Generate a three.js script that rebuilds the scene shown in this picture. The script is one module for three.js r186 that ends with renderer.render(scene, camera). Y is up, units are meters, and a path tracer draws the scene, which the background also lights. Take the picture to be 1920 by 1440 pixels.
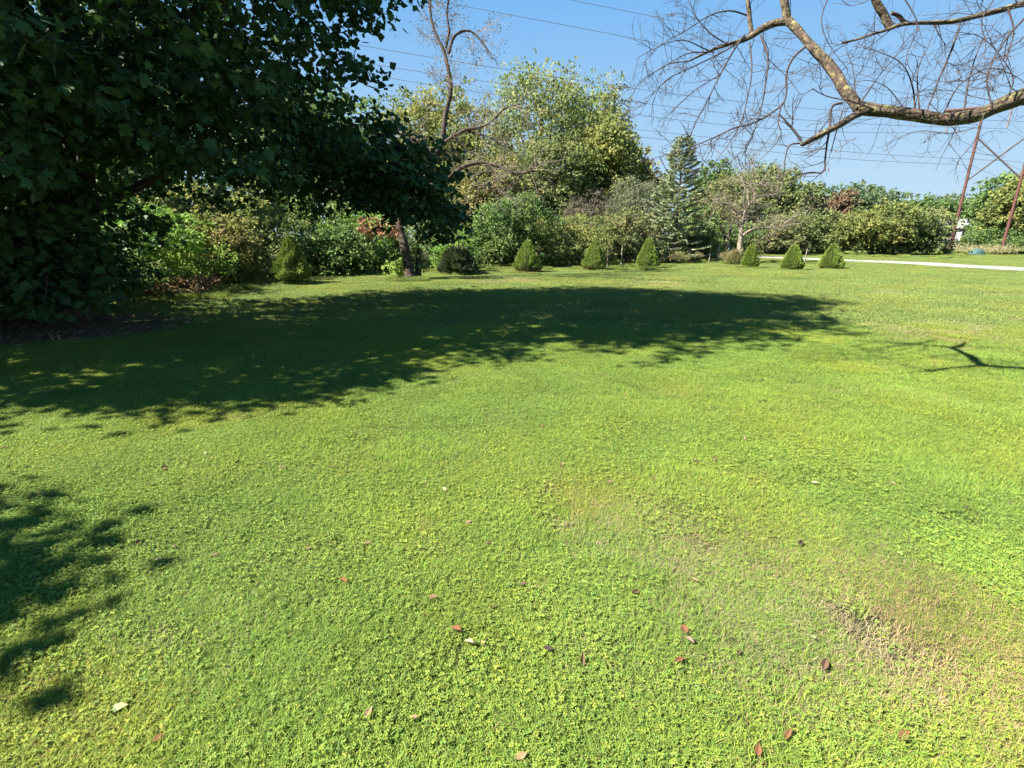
import * as THREE from 'three';
import { mergeGeometries } from 'three/addons/utils/BufferGeometryUtils.js';
import { createNoise2D, createNoise3D } from 'simplex-noise';

// ---------------------------------------------------------------- camera, sky, sun, exposure
const scene = new THREE.Scene();
const camera = new THREE.PerspectiveCamera(75.5, 4 / 3, 0.05, 900);
camera.rotation.order = 'YXZ';
camera.position.set(0, 1.6, 0);
camera.rotation.x = -16.756 * Math.PI / 180;

const renderer = new THREE.WebGLRenderer({ antialias: true });
renderer.toneMapping = THREE.LinearToneMapping;
renderer.toneMappingExposure = 4.6;
renderer.shadowMap.enabled = true;

const EL = 46 * Math.PI / 180, AZ = 15 * Math.PI / 180;      // the sun stands to the left, slightly behind the viewer
const SUN = new THREE.Vector3(-Math.cos(AZ) * Math.cos(EL), Math.sin(EL), Math.sin(AZ) * Math.cos(EL));
const sun = new THREE.DirectionalLight(new THREE.Color(1, 0.94, 0.82), 4.8);
sun.name = 'sun';
sun.position.copy(SUN).multiplyScalar(120);
sun.castShadow = true;
sun.shadow.mapSize.set(4096, 4096);
Object.assign(sun.shadow.camera, { left: -70, right: 70, top: 70, bottom: -70, near: 1, far: 300 });
scene.add(sun, sun.target);

{ // clear September sky: pale at the horizon, deeper blue overhead
  const W = 64, H = 256, d = new Float32Array(W * H * 4);
  const hor = [0.14, 0.183, 0.209], mid = [0.027, 0.094, 0.196], zen = [0.01, 0.042, 0.12];
  for (let y = 0; y < H; y++) for (let x = 0; x < W; x++) {
    const el = Math.max(0, ((y + 0.5) / H - 0.5) * 180), i = (y * W + x) * 4;
    const a = Math.min(1, el / 26), b = Math.max(0, Math.min(1, (el - 26) / 58));
    for (let c = 0; c < 3; c++) {
      const low = hor[c] + (mid[c] - hor[c]) * Math.pow(a, 0.8);
      d[i + c] = low + (zen[c] - low) * b;
    }
    d[i + 3] = 1;
  }
  const sky = new THREE.DataTexture(d, W, H, THREE.RGBAFormat, THREE.FloatType);
  sky.mapping = THREE.EquirectangularReflectionMapping;
  sky.magFilter = sky.minFilter = THREE.LinearFilter;
  sky.needsUpdate = true;
  scene.background = sky;
  scene.environment = sky;
}

// ---------------------------------------------------------------- helpers
function rng(s) { s = (s * 2654435761) >>> 0; return () => { s = (s + 0x6d2b79f5) | 0; let t = Math.imul(s ^ (s >>> 15), 1 | s); t = (t + Math.imul(t ^ (t >>> 7), 61 | t)) ^ t; return ((t ^ (t >>> 14)) >>> 0) / 4294967296; }; }
const n2 = createNoise2D(rng(11)), n3 = createNoise3D(rng(12)), V = (x, y, z) => new THREE.Vector3(x, y, z);
const lerp = (a, b, t) => a + (b - a) * t, clamp = (x, a = 0, b = 1) => Math.max(a, Math.min(b, x)), sstep = (a, b, x) => { const t = clamp((x - a) / (b - a)); return t * t * (3 - 2 * t); };
const gauss = (r) => (r() + r() + r() + r() - 2) * 0.87;
const fbm = (x, y) => n2(x, y) * 0.55 + n2(x * 2.1 + 9, y * 2.1) * 0.28 + n2(x * 4.3, y * 4.3 + 5) * 0.17;
const ground = (x, z) => 0.035 * n2(x * 0.13, z * 0.13) * sstep(3, 9, Math.hypot(x, z)) + 0.012 * n2(x * 0.6, z * 0.6);

const taken = {};
const numbered = (n) => { const k = taken[n] = (taken[n] ?? -1) + 1; return k ? n + '_' + String(k).padStart(3, '0') : n; };
function tag(o, label, category, group, kind) { if (label) o.userData.label = label; if (category) o.userData.category = category; if (group) o.userData.group = group; if (kind) o.userData.kind = kind; return o; }
function thing(name, label, category, [x, y, z] = [0, 0, 0], group) { const o = new THREE.Group(); o.name = numbered(name); o.position.set(x, y, z); scene.add(o); return tag(o, label, category, group); }
function mesh(name, geo, mat, parent) { const m = new THREE.Mesh(geo, mat); m.name = parent === scene ? numbered(name) : name; m.castShadow = m.receiveShadow = true; parent.add(m); return m; }

// growing mesh buffers: leaves (flat faces, vertex colours) and tubes (smooth normals, uv in metres)
class Leaves {
  constructor() { this.p = []; this.c = []; this.i = []; }
  vert(x, y, z, c) { this.p.push(x, y, z); this.c.push(c[0], c[1], c[2]); return this.p.length / 3 - 1; }
  // folded lance-shaped leaf: base b, direction d, face normal n
  leaf(b, d, n, len, wid, col, fold = 0.12, at = 0.45) {
    const sx = d.y * n.z - d.z * n.y, sy = d.z * n.x - d.x * n.z, sz = d.x * n.y - d.y * n.x, w = wid / 2, f = fold * wid;
    const mx = b.x + d.x * len * at, my = b.y + d.y * len * at, mz = b.z + d.z * len * at;
    const o = this.vert(b.x, b.y, b.z, col);
    this.vert(mx + sx * w + n.x * f, my + sy * w + n.y * f, mz + sz * w + n.z * f, col);
    this.vert(b.x + d.x * len, b.y + d.y * len, b.z + d.z * len, col);
    this.vert(mx - sx * w + n.x * f, my - sy * w + n.y * f, mz - sz * w + n.z * f, col);
    this.i.push(o, o + 1, o + 2, o, o + 2, o + 3);
  }
  geo() {
    const g = new THREE.BufferGeometry();
    g.setAttribute('position', new THREE.Float32BufferAttribute(this.p, 3));
    g.setAttribute('color', new THREE.Float32BufferAttribute(this.c, 3));
    g.setIndex(this.i);
    return g;
  }
}
// tapering tube through points (arrays or vectors)
function tube(points, r0, r1, { sides = 7, seg = 0, rough = 0, seed = 1, flare = 0 } = {}) {
  const pts = points.map((p) => p.isVector3 ? p : V(...p)), curve = new THREE.CatmullRomCurve3(pts, false, 'centripetal');
  const n = seg || Math.max(2, (pts.length - 1) * 3), pos = [], nor = [], uv = [], idx = [], len = curve.getLength();
  let t = curve.getTangentAt(0), u = Math.abs(t.y) < 0.9 ? V(0, 1, 0) : V(1, 0, 0);
  u.sub(t.clone().multiplyScalar(u.dot(t))).normalize();
  for (let k = 0; k <= n; k++) {
    const s = k / n, p = curve.getPointAt(s), t2 = curve.getTangentAt(s);
    u.sub(t2.clone().multiplyScalar(u.dot(t2))).normalize();
    const v = t2.clone().cross(u);
    let r = lerp(r0, r1, s) * (1 + flare * Math.exp(-s * 14));
    for (let j = 0; j <= sides; j++) {
      const a = j / sides * Math.PI * 2, ca = Math.cos(a), sa = Math.sin(a), rr = r * (1 + rough * n3(ca * 1.3 + seed, sa * 1.3, s * len * 3));
      const x = u.x * ca + v.x * sa, y = u.y * ca + v.y * sa, z = u.z * ca + v.z * sa;
      pos.push(p.x + x * rr, p.y + y * rr, p.z + z * rr); nor.push(x, y, z); uv.push(a / (2 * Math.PI) * Math.max(0.25, r0 * 6), s * len);
    }
  }
  const w = sides + 1;
  for (let k = 0; k < n; k++) for (let j = 0; j < sides; j++) { const a = k * w + j; idx.push(a, a + 1, a + w, a + 1, a + w + 1, a + w); }
  const cap = pos.length / 3, e = curve.getPointAt(1), te = curve.getTangentAt(1);
  pos.push(e.x + te.x * r1 * 0.4, e.y + te.y * r1 * 0.4, e.z + te.z * r1 * 0.4); nor.push(te.x, te.y, te.z); uv.push(0, len);
  for (let j = 0; j < sides; j++) idx.push(n * w + j, n * w + j + 1, cap);
  const g = new THREE.BufferGeometry();
  g.setAttribute('position', new THREE.Float32BufferAttribute(pos, 3)); g.setAttribute('normal', new THREE.Float32BufferAttribute(nor, 3)); g.setAttribute('uv', new THREE.Float32BufferAttribute(uv, 2)); g.setIndex(idx);
  return g;
}
const local = (pts, o) => pts.map((p) => [p[0] - o[0], p[1] - o[1], p[2] - o[2]]);

// ---------------------------------------------------------------- materials
function texture(W, H, f, srgb = true) {
  const d = new Uint8Array(W * H * 4);
  for (let y = 0; y < H; y++) for (let x = 0; x < W; x++) { const c = f(x / W, y / H), i = (y * W + x) * 4; for (let k = 0; k < 3; k++) d[i + k] = clamp(c[k]) * 255; d[i + 3] = 255; }
  const t = new THREE.DataTexture(d, W, H); t.wrapS = t.wrapT = THREE.RepeatWrapping; t.magFilter = t.minFilter = THREE.LinearFilter;
  if (srgb) t.colorSpace = THREE.SRGBColorSpace;
  t.needsUpdate = true; return t;
}
// noise that wraps round in both directions
const wrapn = (u, v, k, s) => { const a = u * 6.2832, b = v * 6.2832, R = k / 6.2832; return n3(Math.cos(a) * R + s, Math.sin(a) * R, Math.cos(b) * R + s * 2) * 0.6 + n3(Math.sin(b) * R + s, Math.cos(a + 1) * R, Math.sin(a) * R - s) * 0.4; };
const leafMat = (t = 0.32, coat = 0.1) => new THREE.MeshPhysicalMaterial({ vertexColors: true, roughness: 1, transmission: t, thickness: 0, side: THREE.DoubleSide, clearcoat: coat, clearcoatRoughness: 0.45, specularIntensity: 0.4 });
const M = {
  leaf: leafMat(0.4, 0.08), waxy: leafMat(0.25, 0.22), needle: leafMat(0.22, 0.04), turf: leafMat(0.36, 0.12), dead: leafMat(0.2, 0),
};
function barkMat(base, dark, spots, spotAmount, bump) {
  const f = (u, v) => {
    const fis = Math.abs(wrapn(u, v, 7, 3)) * 0.9 + 0.35 * Math.abs(wrapn(u, v, 17, 5)), sp = sstep(0.72 - spotAmount, 1 - spotAmount, wrapn(u, v, 22, 8) * 0.5 + 0.5 + 0.3 * wrapn(u, v, 55, 2)), k = clamp(fis * 1.8), g = 1 + 0.18 * wrapn(u, v, 45, 6);
    return [0, 1, 2].map((c) => lerp(lerp(dark[c], base[c], k), spots[c], sp) * g);
  };
  const h = (u, v) => { const b = clamp(Math.abs(wrapn(u, v, 7, 3)) * 1.3 + 0.3 * wrapn(u, v, 30, 2)); return [b, b, b]; };
  const map = texture(256, 256, f), bm = texture(256, 256, h, false);
  return new THREE.MeshStandardMaterial({ map, bumpMap: bm, bumpScale: bump, roughness: 0.95 });
}
const B = {
  dark: barkMat([0.3, 0.25, 0.2], [0.13, 0.1, 0.08], [0.36, 0.34, 0.3], 0.05, 0.01),
  lichen: barkMat([0.36, 0.31, 0.25], [0.17, 0.13, 0.1], [0.47, 0.46, 0.28], 0.13, 0.012),
  grey: barkMat([0.46, 0.42, 0.38], [0.24, 0.2, 0.17], [0.6, 0.58, 0.52], 0.12, 0.008),
  pale: barkMat([0.5, 0.45, 0.39], [0.3, 0.26, 0.22], [0.62, 0.59, 0.52], 0.15, 0.006),
  twig: new THREE.MeshStandardMaterial({ color: new THREE.Color().setRGB(0.04, 0.028, 0.026), roughness: 0.9 }),
  paleTwig: new THREE.MeshStandardMaterial({ color: new THREE.Color().setRGB(0.2, 0.16, 0.13), roughness: 0.9 }),
};
const std = (r, g, b, rough = 0.9, extra = {}) => new THREE.MeshStandardMaterial({ color: new THREE.Color().setRGB(r, g, b), roughness: rough, ...extra });

// ---------------------------------------------------------------- ground, driveway, bare soil
{
  const R = [0]; for (let r = 0.4; r < 420; r *= r < 60 ? 1.055 : 1.25) R.push(r);
  const A = 160, pos = [], uv = [], idx = [], col = [];
  for (const r of R) for (let a = 0; a < A; a++) {
    const x = Math.cos(a / A * 6.28319) * r, z = Math.sin(a / A * 6.28319) * r;
    pos.push(x, ground(x, z), z); uv.push(x / 1.7, z / 1.7);
    const m = 0.5 + 0.5 * fbm(x * 0.12, z * 0.12), far = sstep(30, 60, r);
    col.push(lerp(lerp(0.042, 0.065, m), 0.1, far), lerp(lerp(0.048, 0.056, m), 0.16, far), lerp(0.018, 0.028, far));
  }
  for (let k = 0; k < R.length - 1; k++) for (let a = 0; a < A; a++) { const b = (a + 1) % A, p = k * A; idx.push(p + a, p + A + b, p + A + a, p + a, p + b, p + A + b); }
  const g = new THREE.BufferGeometry();
  g.setAttribute('position', new THREE.Float32BufferAttribute(pos, 3)); g.setAttribute('uv', new THREE.Float32BufferAttribute(uv, 2)); g.setAttribute('color', new THREE.Float32BufferAttribute(col, 3)); g.setIndex(idx); g.computeVertexNormals();
  const map = texture(512, 512, (u, v) => { const t = 0.8 + 0.22 * wrapn(u, v, 60, 1) + 0.2 * wrapn(u, v, 140, 4) + 0.1 * wrapn(u, v, 12, 7); return [t, t * 0.99, t * 0.95]; });
  const m = mesh('ground', g, new THREE.MeshStandardMaterial({ vertexColors: true, map, roughness: 1 }), scene);
  tag(m, 'flat ground under the mown lawn reaching the trees', 'ground', null, 'structure');
}
const driveway = new THREE.CatmullRomCurve3([[6, 0, -46], [13, 0, -41], [18.6, 0, -36.2], [22.3, 0, -30.5], [24.2, 0, -24], [25.6, 0, -16], [26.5, 0, -6]].map((p) => V(...p)));
{ // pale concrete drive, slightly cambered
  const n = 90, pos = [], uv = [], idx = [], K = 6, half = 1.45;
  for (let k = 0; k <= n; k++) {
    const p = driveway.getPointAt(k / n), t = driveway.getTangentAt(k / n), sx = -t.z, sz = t.x;
    for (let j = 0; j <= K; j++) { const o = (j / K * 2 - 1) * half * (1 + 0.02 * n2(k * 0.3, j)), x = p.x + sx * o, z = p.z + sz * o; pos.push(x, ground(x, z) + 0.045 + 0.02 * (1 - (o / half) ** 2), z); uv.push(j / K * 0.9, k * 0.3); }
  }
  for (let k = 0; k < n; k++) for (let j = 0; j < K; j++) { const a = k * (K + 1) + j; idx.push(a, a + 1, a + K + 1, a + 1, a + K + 2, a + K + 1); }
  const g = new THREE.BufferGeometry(); g.setAttribute('position', new THREE.Float32BufferAttribute(pos, 3)); g.setAttribute('uv', new THREE.Float32BufferAttribute(uv, 2)); g.setIndex(idx); g.computeVertexNormals();
  const map = texture(256, 256, (u, v) => { const t = 0.53 + 0.09 * wrapn(u, v, 9, 2) + 0.1 * wrapn(u, v, 50, 3) - 0.07 * Math.max(0, wrapn(u, v, 4, 9)); return [t, t * 0.975, t * 0.92]; });
  tag(mesh('driveway', g, new THREE.MeshStandardMaterial({ map, roughness: 0.95, side: THREE.DoubleSide }), scene), 'pale concrete driveway crossing beyond the lawn', 'driveway', null, 'structure');
}
const soilAt = (x, z) => sstep(1.15, 0.8, Math.hypot((x + 7.9) / 1.95, (z + 8.7) / 1.3) + 0.14 * n2(x * 1.3, z * 1.3));
{ // bare litter-covered soil under the low maple boughs
  const g = new THREE.CircleGeometry(1, 72, 0); g.rotateX(-Math.PI / 2);
  const p = g.attributes.position;
  for (let k = 0; k < p.count; k++) { const a = Math.atan2(p.getZ(k), p.getX(k)), s = p.getX(k) || p.getZ(k) ? 1 + 0.1 * n2(Math.cos(a) * 2, Math.sin(a) * 2) : 0, x = -7.9 + p.getX(k) * 1.95 * s, z = -8.7 + p.getZ(k) * 1.3 * s; p.setXYZ(k, x, ground(x, z) + 0.03, z); }
  g.computeVertexNormals();
  const map = texture(256, 256, (u, v) => { const t = 0.3 + 0.12 * wrapn(u, v, 20, 2) + 0.12 * wrapn(u, v, 70, 3); return [t, t * 0.74, t * 0.46]; }); map.repeat.set(4, 3);
  tag(mesh('soil', g, new THREE.MeshStandardMaterial({ map, roughness: 1 }), scene), 'dark bare soil in the shade under the maple', 'soil', null, 'structure');
}
const onDrive = (() => { const s = driveway.getSpacedPoints(120); return (x, z) => x > 4 && s.some((p) => (p.x - x) ** 2 + (p.z - z) ** 2 < 1.75); })();

// ---------------------------------------------------------------- lawn: patches of real blades and clover, instanced
const spotsDry = [[0.75, -2.65, 0.6, 1], [1.25, -2.3, 0.5, 0.75], [1.45, -1.75, 0.45, 1.1], [1.75, -1.45, 0.45, 1.2], [2.1, -1.3, 0.5, 1.0], [0.9, -1.55, 0.3, 0.55], [0.35, -1.35, 0.3, 0.5], [-0.15, -2.75, 0.35, 0.45], [1.15, -1.3, 0.3, 0.4],
  [7.5, -8.5, 1.8, 0.7], [9.5, -7.2, 1.6, 0.6], [5.2, -17.5, 2.4, 0.8], [0.5, -19, 2.2, 0.4], [10, -14, 2.5, 0.5], [15, -13, 3, 0.5], [-1.5, -18.4, 1.2, 0.6], [6, -7.6, 1, 0.5]];
const dryness = (x, z) => { const wx = x + 0.25 * n2(x * 2.3, z * 2.3 + 7), wz = z + 0.25 * n2(x * 2.3 + 31, z * 2.3); let d = 0.22 * fbm(x * 0.5 + 3, z * 0.5) + 0.16 * fbm(x * 3, z * 3); for (const [a, b, r, w] of spotsDry) d += w * 0.8 * Math.exp(-((wx - a) ** 2 + (wz - b) ** 2) / (r * r)); return clamp(d, 0, 1.2); };
const cloverness = (x, z) => clamp(0.5 + 0.6 * fbm(x * 0.45 + 20, z * 0.45) + 0.45 * fbm(x * 1.6 + 3, z * 1.6 + 8) - 0.1 * x + 0.06 * (z + 5) - 0.7 * dryness(x, z));
function bladePatch(seed, size, count, hgt, wid, tones) {
  const r = rng(seed), L = new Leaves();
  for (let k = 0; k < count; k++) {
    const x = (r() - 0.5) * size, z = (r() - 0.5) * size, a = r() * 6.283, h = hgt * (0.45 + 0.8 * r()), lean = (0.25 + 0.9 * r()) * h, w = wid * (0.6 + 0.8 * r()), dx = Math.cos(a), dz = Math.sin(a), tw = a + 1.57 + (r() - 0.5), wx = Math.cos(tw) * w / 2, wz = Math.sin(tw) * w / 2;
    const t = tones[Math.floor(r() * r() * tones.length)], j = 0.75 + 0.5 * r(), c = [t[0] * j, t[1] * j, t[2] * j], my = h * 0.62, m = lean * 0.38;
    const o = L.vert(x - wx, -0.004, z - wz, c); L.vert(x + wx, -0.004, z + wz, c); L.vert(x + dx * m - wx * 0.8, my, z + dz * m - wz * 0.8, c); L.vert(x + dx * m + wx * 0.8, my, z + dz * m + wz * 0.8, c); L.vert(x + dx * lean, h * (0.85 + 0.15 * r()), z + dz * lean, c);
    L.i.push(o, o + 1, o + 3, o, o + 3, o + 2, o + 2, o + 3, o + 4);
  }
  return L.geo();
}
function cloverPatch(seed, size, count, leafR) {
  const r = rng(seed), L = new Leaves(), d = V(), n = V(), b = V();
  for (let k = 0; k < count; k++) {
    const x = (r() - 0.5) * size, z = (r() - 0.5) * size, h = 0.012 + 0.03 * Math.pow(r(), 0.8), R = leafR * (0.5 + 0.7 * r() + 0.6 * r() ** 6), a0 = r() * 6.283, tx = gauss(r) * 0.35, tz = gauss(r) * 0.35, j = 0.72 + 0.5 * r(), y = r();
    const c = [lerp(0.13, 0.24, y) * j, lerp(0.225, 0.295, y) * j, lerp(0.036, 0.036, y) * j];
    for (let q = 0; q < 3; q++) {
      const a = a0 + q * 2.094 + (r() - 0.5) * 0.3; d.set(Math.cos(a), 0.12 - Math.cos(a) * tx - Math.sin(a) * tz, Math.sin(a)).normalize(); n.set(tx, 1, tz).normalize(); b.set(x, h, z);
      const sx = d.y * n.z - d.z * n.y, sy = d.z * n.x - d.x * n.z, sz = d.x * n.y - d.y * n.x, w = R * 0.46, pt = (f, s, e) => L.vert(b.x + d.x * R * f + sx * w * s + n.x * e, b.y + d.y * R * f + sy * w * s + n.y * e, b.z + d.z * R * f + sz * w * s + n.z * e, c);
      const o = pt(0, 0, 0); pt(0.55, 1, 0.002); pt(0.95, 0.62, 0.001); pt(0.93, 0, -0.001); pt(0.95, -0.62, 0.001); pt(0.55, -1, 0.002);
      L.i.push(o, o + 1, o + 3, o + 1, o + 2, o + 3, o, o + 3, o + 5, o + 3, o + 4, o + 5);
    }
  }
  return L.geo();
}
// longer grass left by the mower round trunks, posts and the small spruces
const LONG_GRASS = [[-3.6, -18, 14, 0.7, 6], [-7.33, -16.9, 10, 0.6, 5], [-2.2, -20.8, 10, 0.7, 5], [0.67, -22.6, 9, 0.55, 5], [3.87, -24, 9, 0.55, 5], [6.63, -24.8, 9, 0.5, 5], [11.8, -25.2, 8, 0.5, 6], [13.25, -24, 8, 0.45, 5], [15.7, -25, 9, 0.5, 5], [12.4, -27.8, 16, 0.8, 8], [9.8, -30.2, 40, 2.2, 8], [4, -26.2, 60, 4.2, 7], [-5, -22.4, 40, 3.5, 6], [-9.4, -14, 30, 2.2, 6], [0, -25, 30, 2, 6], [14, -30, 40, 3, 7], [40, -46, 60, 5, 8], [30, -39.5, 60, 5, 7]];
const FARGREEN = [[0.18, 0.24, 0.042], [0.145, 0.215, 0.04], [0.22, 0.255, 0.055], [0.1, 0.165, 0.034], [0.27, 0.24, 0.11], [0.24, 0.19, 0.1]];
const GREEN = [[0.19, 0.275, 0.034], [0.145, 0.25, 0.031], [0.24, 0.295, 0.042], [0.095, 0.185, 0.027], [0.32, 0.28, 0.11]], STRAW = [[0.32, 0.265, 0.13], [0.26, 0.215, 0.105], [0.22, 0.23, 0.06], [0.17, 0.22, 0.035], [0.15, 0.105, 0.06]];
{
  const r = rng(77), lists = {};
  const add = (kind, x, z, s, c, sy = 1) => { (lists[kind] ??= []).push([x, z, s, r() * 6.283, c, sy]); };
  const tint = (x, z, j = 0.14) => { const a = fbm(x * 0.33, z * 0.33), b = fbm(x * 1.7 + 40, z * 1.7), k = 1 + 0.24 * b + 0.1 * a + j * (r() - 0.5), y = Math.max(-0.06, 0.2 * a + 0.1 * n2(x * 0.9 + 70, z * 0.9)); return [k * (1 + y + 0.04 * dryness(x, z)), k, k * (1 - y + 0.08 * dryness(x, z))]; };
  const inView = (x, z, m) => z < 0.9 && Math.abs(x) < -z * 1.12 + m;
  const step = 0.25;
  for (let z = 0.2; z > -9; z -= step) for (let x = -11; x < 11; x += step) { // near: half-metre patches, overlapped
    const px = x + (r() - 0.5) * step, pz = z + (r() - 0.5) * step;
    if (!inView(px, pz, 2.2) || soilAt(px, pz) > 0.5) continue;
    const d = dryness(px, pz), c = cloverness(px, pz), t = tint(px, pz), q = r();
    if (d > 0.3 + 0.75 * r()) { add('straw' + Math.floor(r() * 2), px, pz, 0.9 + 0.2 * r(), t, 0.85); if (r() < 0.7) add('blade' + Math.floor(r() * 3), px, pz, 0.95, t, 0.8); if (r() < 0.4) add('clover' + Math.floor(r() * 3), px, pz, 0.9, t, 0.9); }
    else if (q < c) { add('clover' + Math.floor(r() * 3), px, pz, 0.85 + 0.25 * r(), t, 0.9 + 0.3 * r()); if (r() < 0.9) add('blade' + Math.floor(r() * 3), px, pz, 1, t, 0.6 + 0.45 * r()); if (r() < 0.1) add('straw' + Math.floor(r() * 2), px, pz, 1, t, 0.85); }
    else { add('blade' + Math.floor(r() * 3), px, pz, 0.95 + 0.2 * r(), t, 0.6 + 0.5 * r()); if (r() < 0.4) add('clover' + Math.floor(r() * 3), px, pz, 1, t); if (r() < 0.12) add('straw' + Math.floor(r() * 2), px, pz, 1, t, 0.8); }
  }
  for (let z = -8.3; z > -60; z -= 0.7) for (let x = -22; x < 58; x += 0.7) { // farther: metre patches of broader tufts
    const px = x + (r() - 0.5) * 0.6, pz = z + (r() - 0.5) * 0.6;
    if (!inView(px, pz, 3) || onDrive(px, pz) || soilAt(px, pz) > 0.4 || (pz < -34 && px < 8)) continue;
    const d = dryness(px, pz), t = tint(px, pz, 0.1);
    add((d > 0.3 + 0.6 * r() ? 'tuftdry' : 'tuft') + Math.floor(r() * 2), px, pz, 1 + 0.2 * r(), t, 0.8 + 0.4 * r());
  }
  for (const [x, z, n, spread, tall] of LONG_GRASS) for (let k = 0; k < n; k++) { const a = r() * 6.283, q = spread * Math.sqrt(r()), px = x + Math.cos(a) * q, pz = z + Math.sin(a) * q * 0.7; add('tuft' + Math.floor(r() * 2), px, pz, 0.3 + 0.25 * r(), tint(px, pz), tall * (0.7 + 0.6 * r())); }
  const shapes = { straw: (s) => bladePatch(s, 0.5, 2400, 0.042, 0.0028, STRAW), blade: (s) => bladePatch(s, 0.5, 3000, 0.05, 0.0028, GREEN), clover: (s) => cloverPatch(s, 0.5, 720, 0.0082), tuft: (s) => bladePatch(s, 1.05, 3400, 0.046, 0.0065, FARGREEN), tuftdry: (s) => bladePatch(s, 1.05, 3400, 0.042, 0.0065, [...STRAW.slice(0, 4), ...FARGREEN.slice(0, 3)]) };
  const words = { straw: ['dry_grass', 'thin straw-coloured dry grass in the worn patches of the lawn'], blade: ['grass', 'short green grass blades of the near lawn'], clover: ['clover', 'low round clover leaves spread through the near lawn'], tuft: ['lawn_grass', 'mown green grass of the farther lawn'], tuftdry: ['faded_grass', 'faded yellowish grass in patches of the farther lawn'] };
  const m4 = new THREE.Matrix4(), q4 = new THREE.Quaternion(), up = V(0, 1, 0), col = new THREE.Color();
  for (const k in lists) {
    const kind = k.replace(/\d/, ''), L = lists[k], im = new THREE.InstancedMesh(shapes[kind](200 + [...k].reduce((a, ch) => a * 3 + ch.charCodeAt(0), 0)), M.turf, L.length);
    im.name = numbered(words[kind][0]); im.castShadow = im.receiveShadow = true;
    L.forEach(([x, z, s, a, c, sy], i) => { m4.compose(V(x, ground(x, z), z), q4.setFromAxisAngle(up, a), V(s, s * sy, s)); im.setMatrixAt(i, m4); im.setColorAt(i, col.setRGB(...c)); });
    tag(im, words[kind][1], kind === 'clover' ? 'clover' : 'grass', 'lawn plants', 'stuff'); scene.add(im);
  }
}

{ // dead leaves and twigs littering the bare soil
  const r = rng(91), L = new Leaves(), d = V(), n = V();
  for (let k = 0; k < 1500; k++) { const a = r() * 6.283, q = Math.sqrt(r()) * 1.08, x = -7.9 + Math.cos(a) * 2.05 * q, z = -8.7 + Math.sin(a) * 1.4 * q, t = r(); d.set(gauss(r), 0.15 * gauss(r), gauss(r)).normalize(); n.set(gauss(r) * 0.4, 1, gauss(r) * 0.4); n.addScaledVector(d, -n.dot(d)).normalize(); L.leaf(V(x, ground(x, z) + 0.04 + 0.02 * r(), z), d, n, 0.06 + 0.06 * r(), t < 0.2 ? 0.008 : 0.05, [lerp(0.1, 0.3, t), lerp(0.065, 0.2, t), lerp(0.04, 0.11, t)]); }
  tag(mesh('leaf_litter', L.geo(), M.dead, scene), 'brown leaf litter strewn over the bare soil under the maple', 'litter', null, 'stuff');
}

// ---------------------------------------------------------------- plants: shared builders
const mixc = (a, b, t) => [lerp(a[0], b[0], t), lerp(a[1], b[1], t), lerp(a[2], b[2], t)];
const unit = (r, out = V()) => { const y = r() * 2 - 1, a = r() * 6.28319, q = Math.sqrt(1 - y * y); return out.set(Math.cos(a) * q, y, Math.sin(a) * q); };
// leaves gathered in clumps on the outer part of each lobe of a crown
function foliage(L, lobes, { n, leaf, aspect = 0.6, clump = 0.5, per = 26, pal, seed = 1, up = 0.5, shell = 0.5, flat = 0.6, droop = 0.3, floor = -1, gap = 0.25, jitter = 0.25, keep = null, strays = 0.13 }) {
  const r = rng(seed), tot = lobes.reduce((s, l) => s + l.r[0] * l.r[1] + l.r[1] * l.r[2], 0), c = V(), d = V(), nrm = V(), b = V(), out = V();
  for (const l of lobes) {
    const clumps = Math.max(2, Math.round(n / per * (l.r[0] * l.r[1] + l.r[1] * l.r[2]) / tot));
    for (let k = 0; k < clumps; k++) {
      unit(r, out); const stray = r() < strays, q = stray ? 1 + 0.32 * r() : lerp(shell, 1, Math.sqrt(r()));
      c.set(l.c[0] + out.x * l.r[0] * q, l.c[1] + out.y * l.r[1] * q, l.c[2] + out.z * l.r[2] * q);
      if (n3(c.x * 0.9 + seed, c.y * 0.9, c.z * 0.9) < -1 + gap * 2) continue;
      const tone = clamp(0.5 + 0.45 * n3(c.x * 0.45, c.y * 0.45 + seed, c.z * 0.45) + 0.35 * gauss(r)) * (pal.length - 1), ci = Math.min(pal.length - 2, Math.floor(tone)), base = mixc(pal[ci], pal[ci + 1], tone - ci), cs = clump * (stray ? 0.55 : 0.6 + 0.8 * r());
      for (let j = 0; j < (stray ? per * 0.6 : per); j++) {
        b.set(c.x + gauss(r) * cs, c.y + gauss(r) * cs * flat, c.z + gauss(r) * cs);
        if (b.y < floor + 0.25 * r()) continue;
        unit(r, d); d.x += out.x * 0.6; d.z += out.z * 0.6; d.y -= droop; d.normalize();
        unit(r, nrm); nrm.y += up * 2; nrm.x += out.x * up; nrm.z += out.z * up; nrm.sub(b.clone().set(d.x, d.y, d.z).multiplyScalar(nrm.dot(d))).normalize();
        b.set(c.x + gauss(r) * cs, c.y + gauss(r) * cs * flat, c.z + gauss(r) * cs);
        if (b.y < floor + 0.25 * r()) continue;
        const s = leaf * (0.6 + 0.75 * r()), e = 1 + jitter * (r() * 2 - 1), col = [base[0] * e, base[1] * e, base[2] * e];
        if (keep && keep(b, d, nrm, s, col)) continue;
        L.leaf(b, d, nrm, s, s * aspect, col);
      }
    }
  }
  return L;
}
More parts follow.
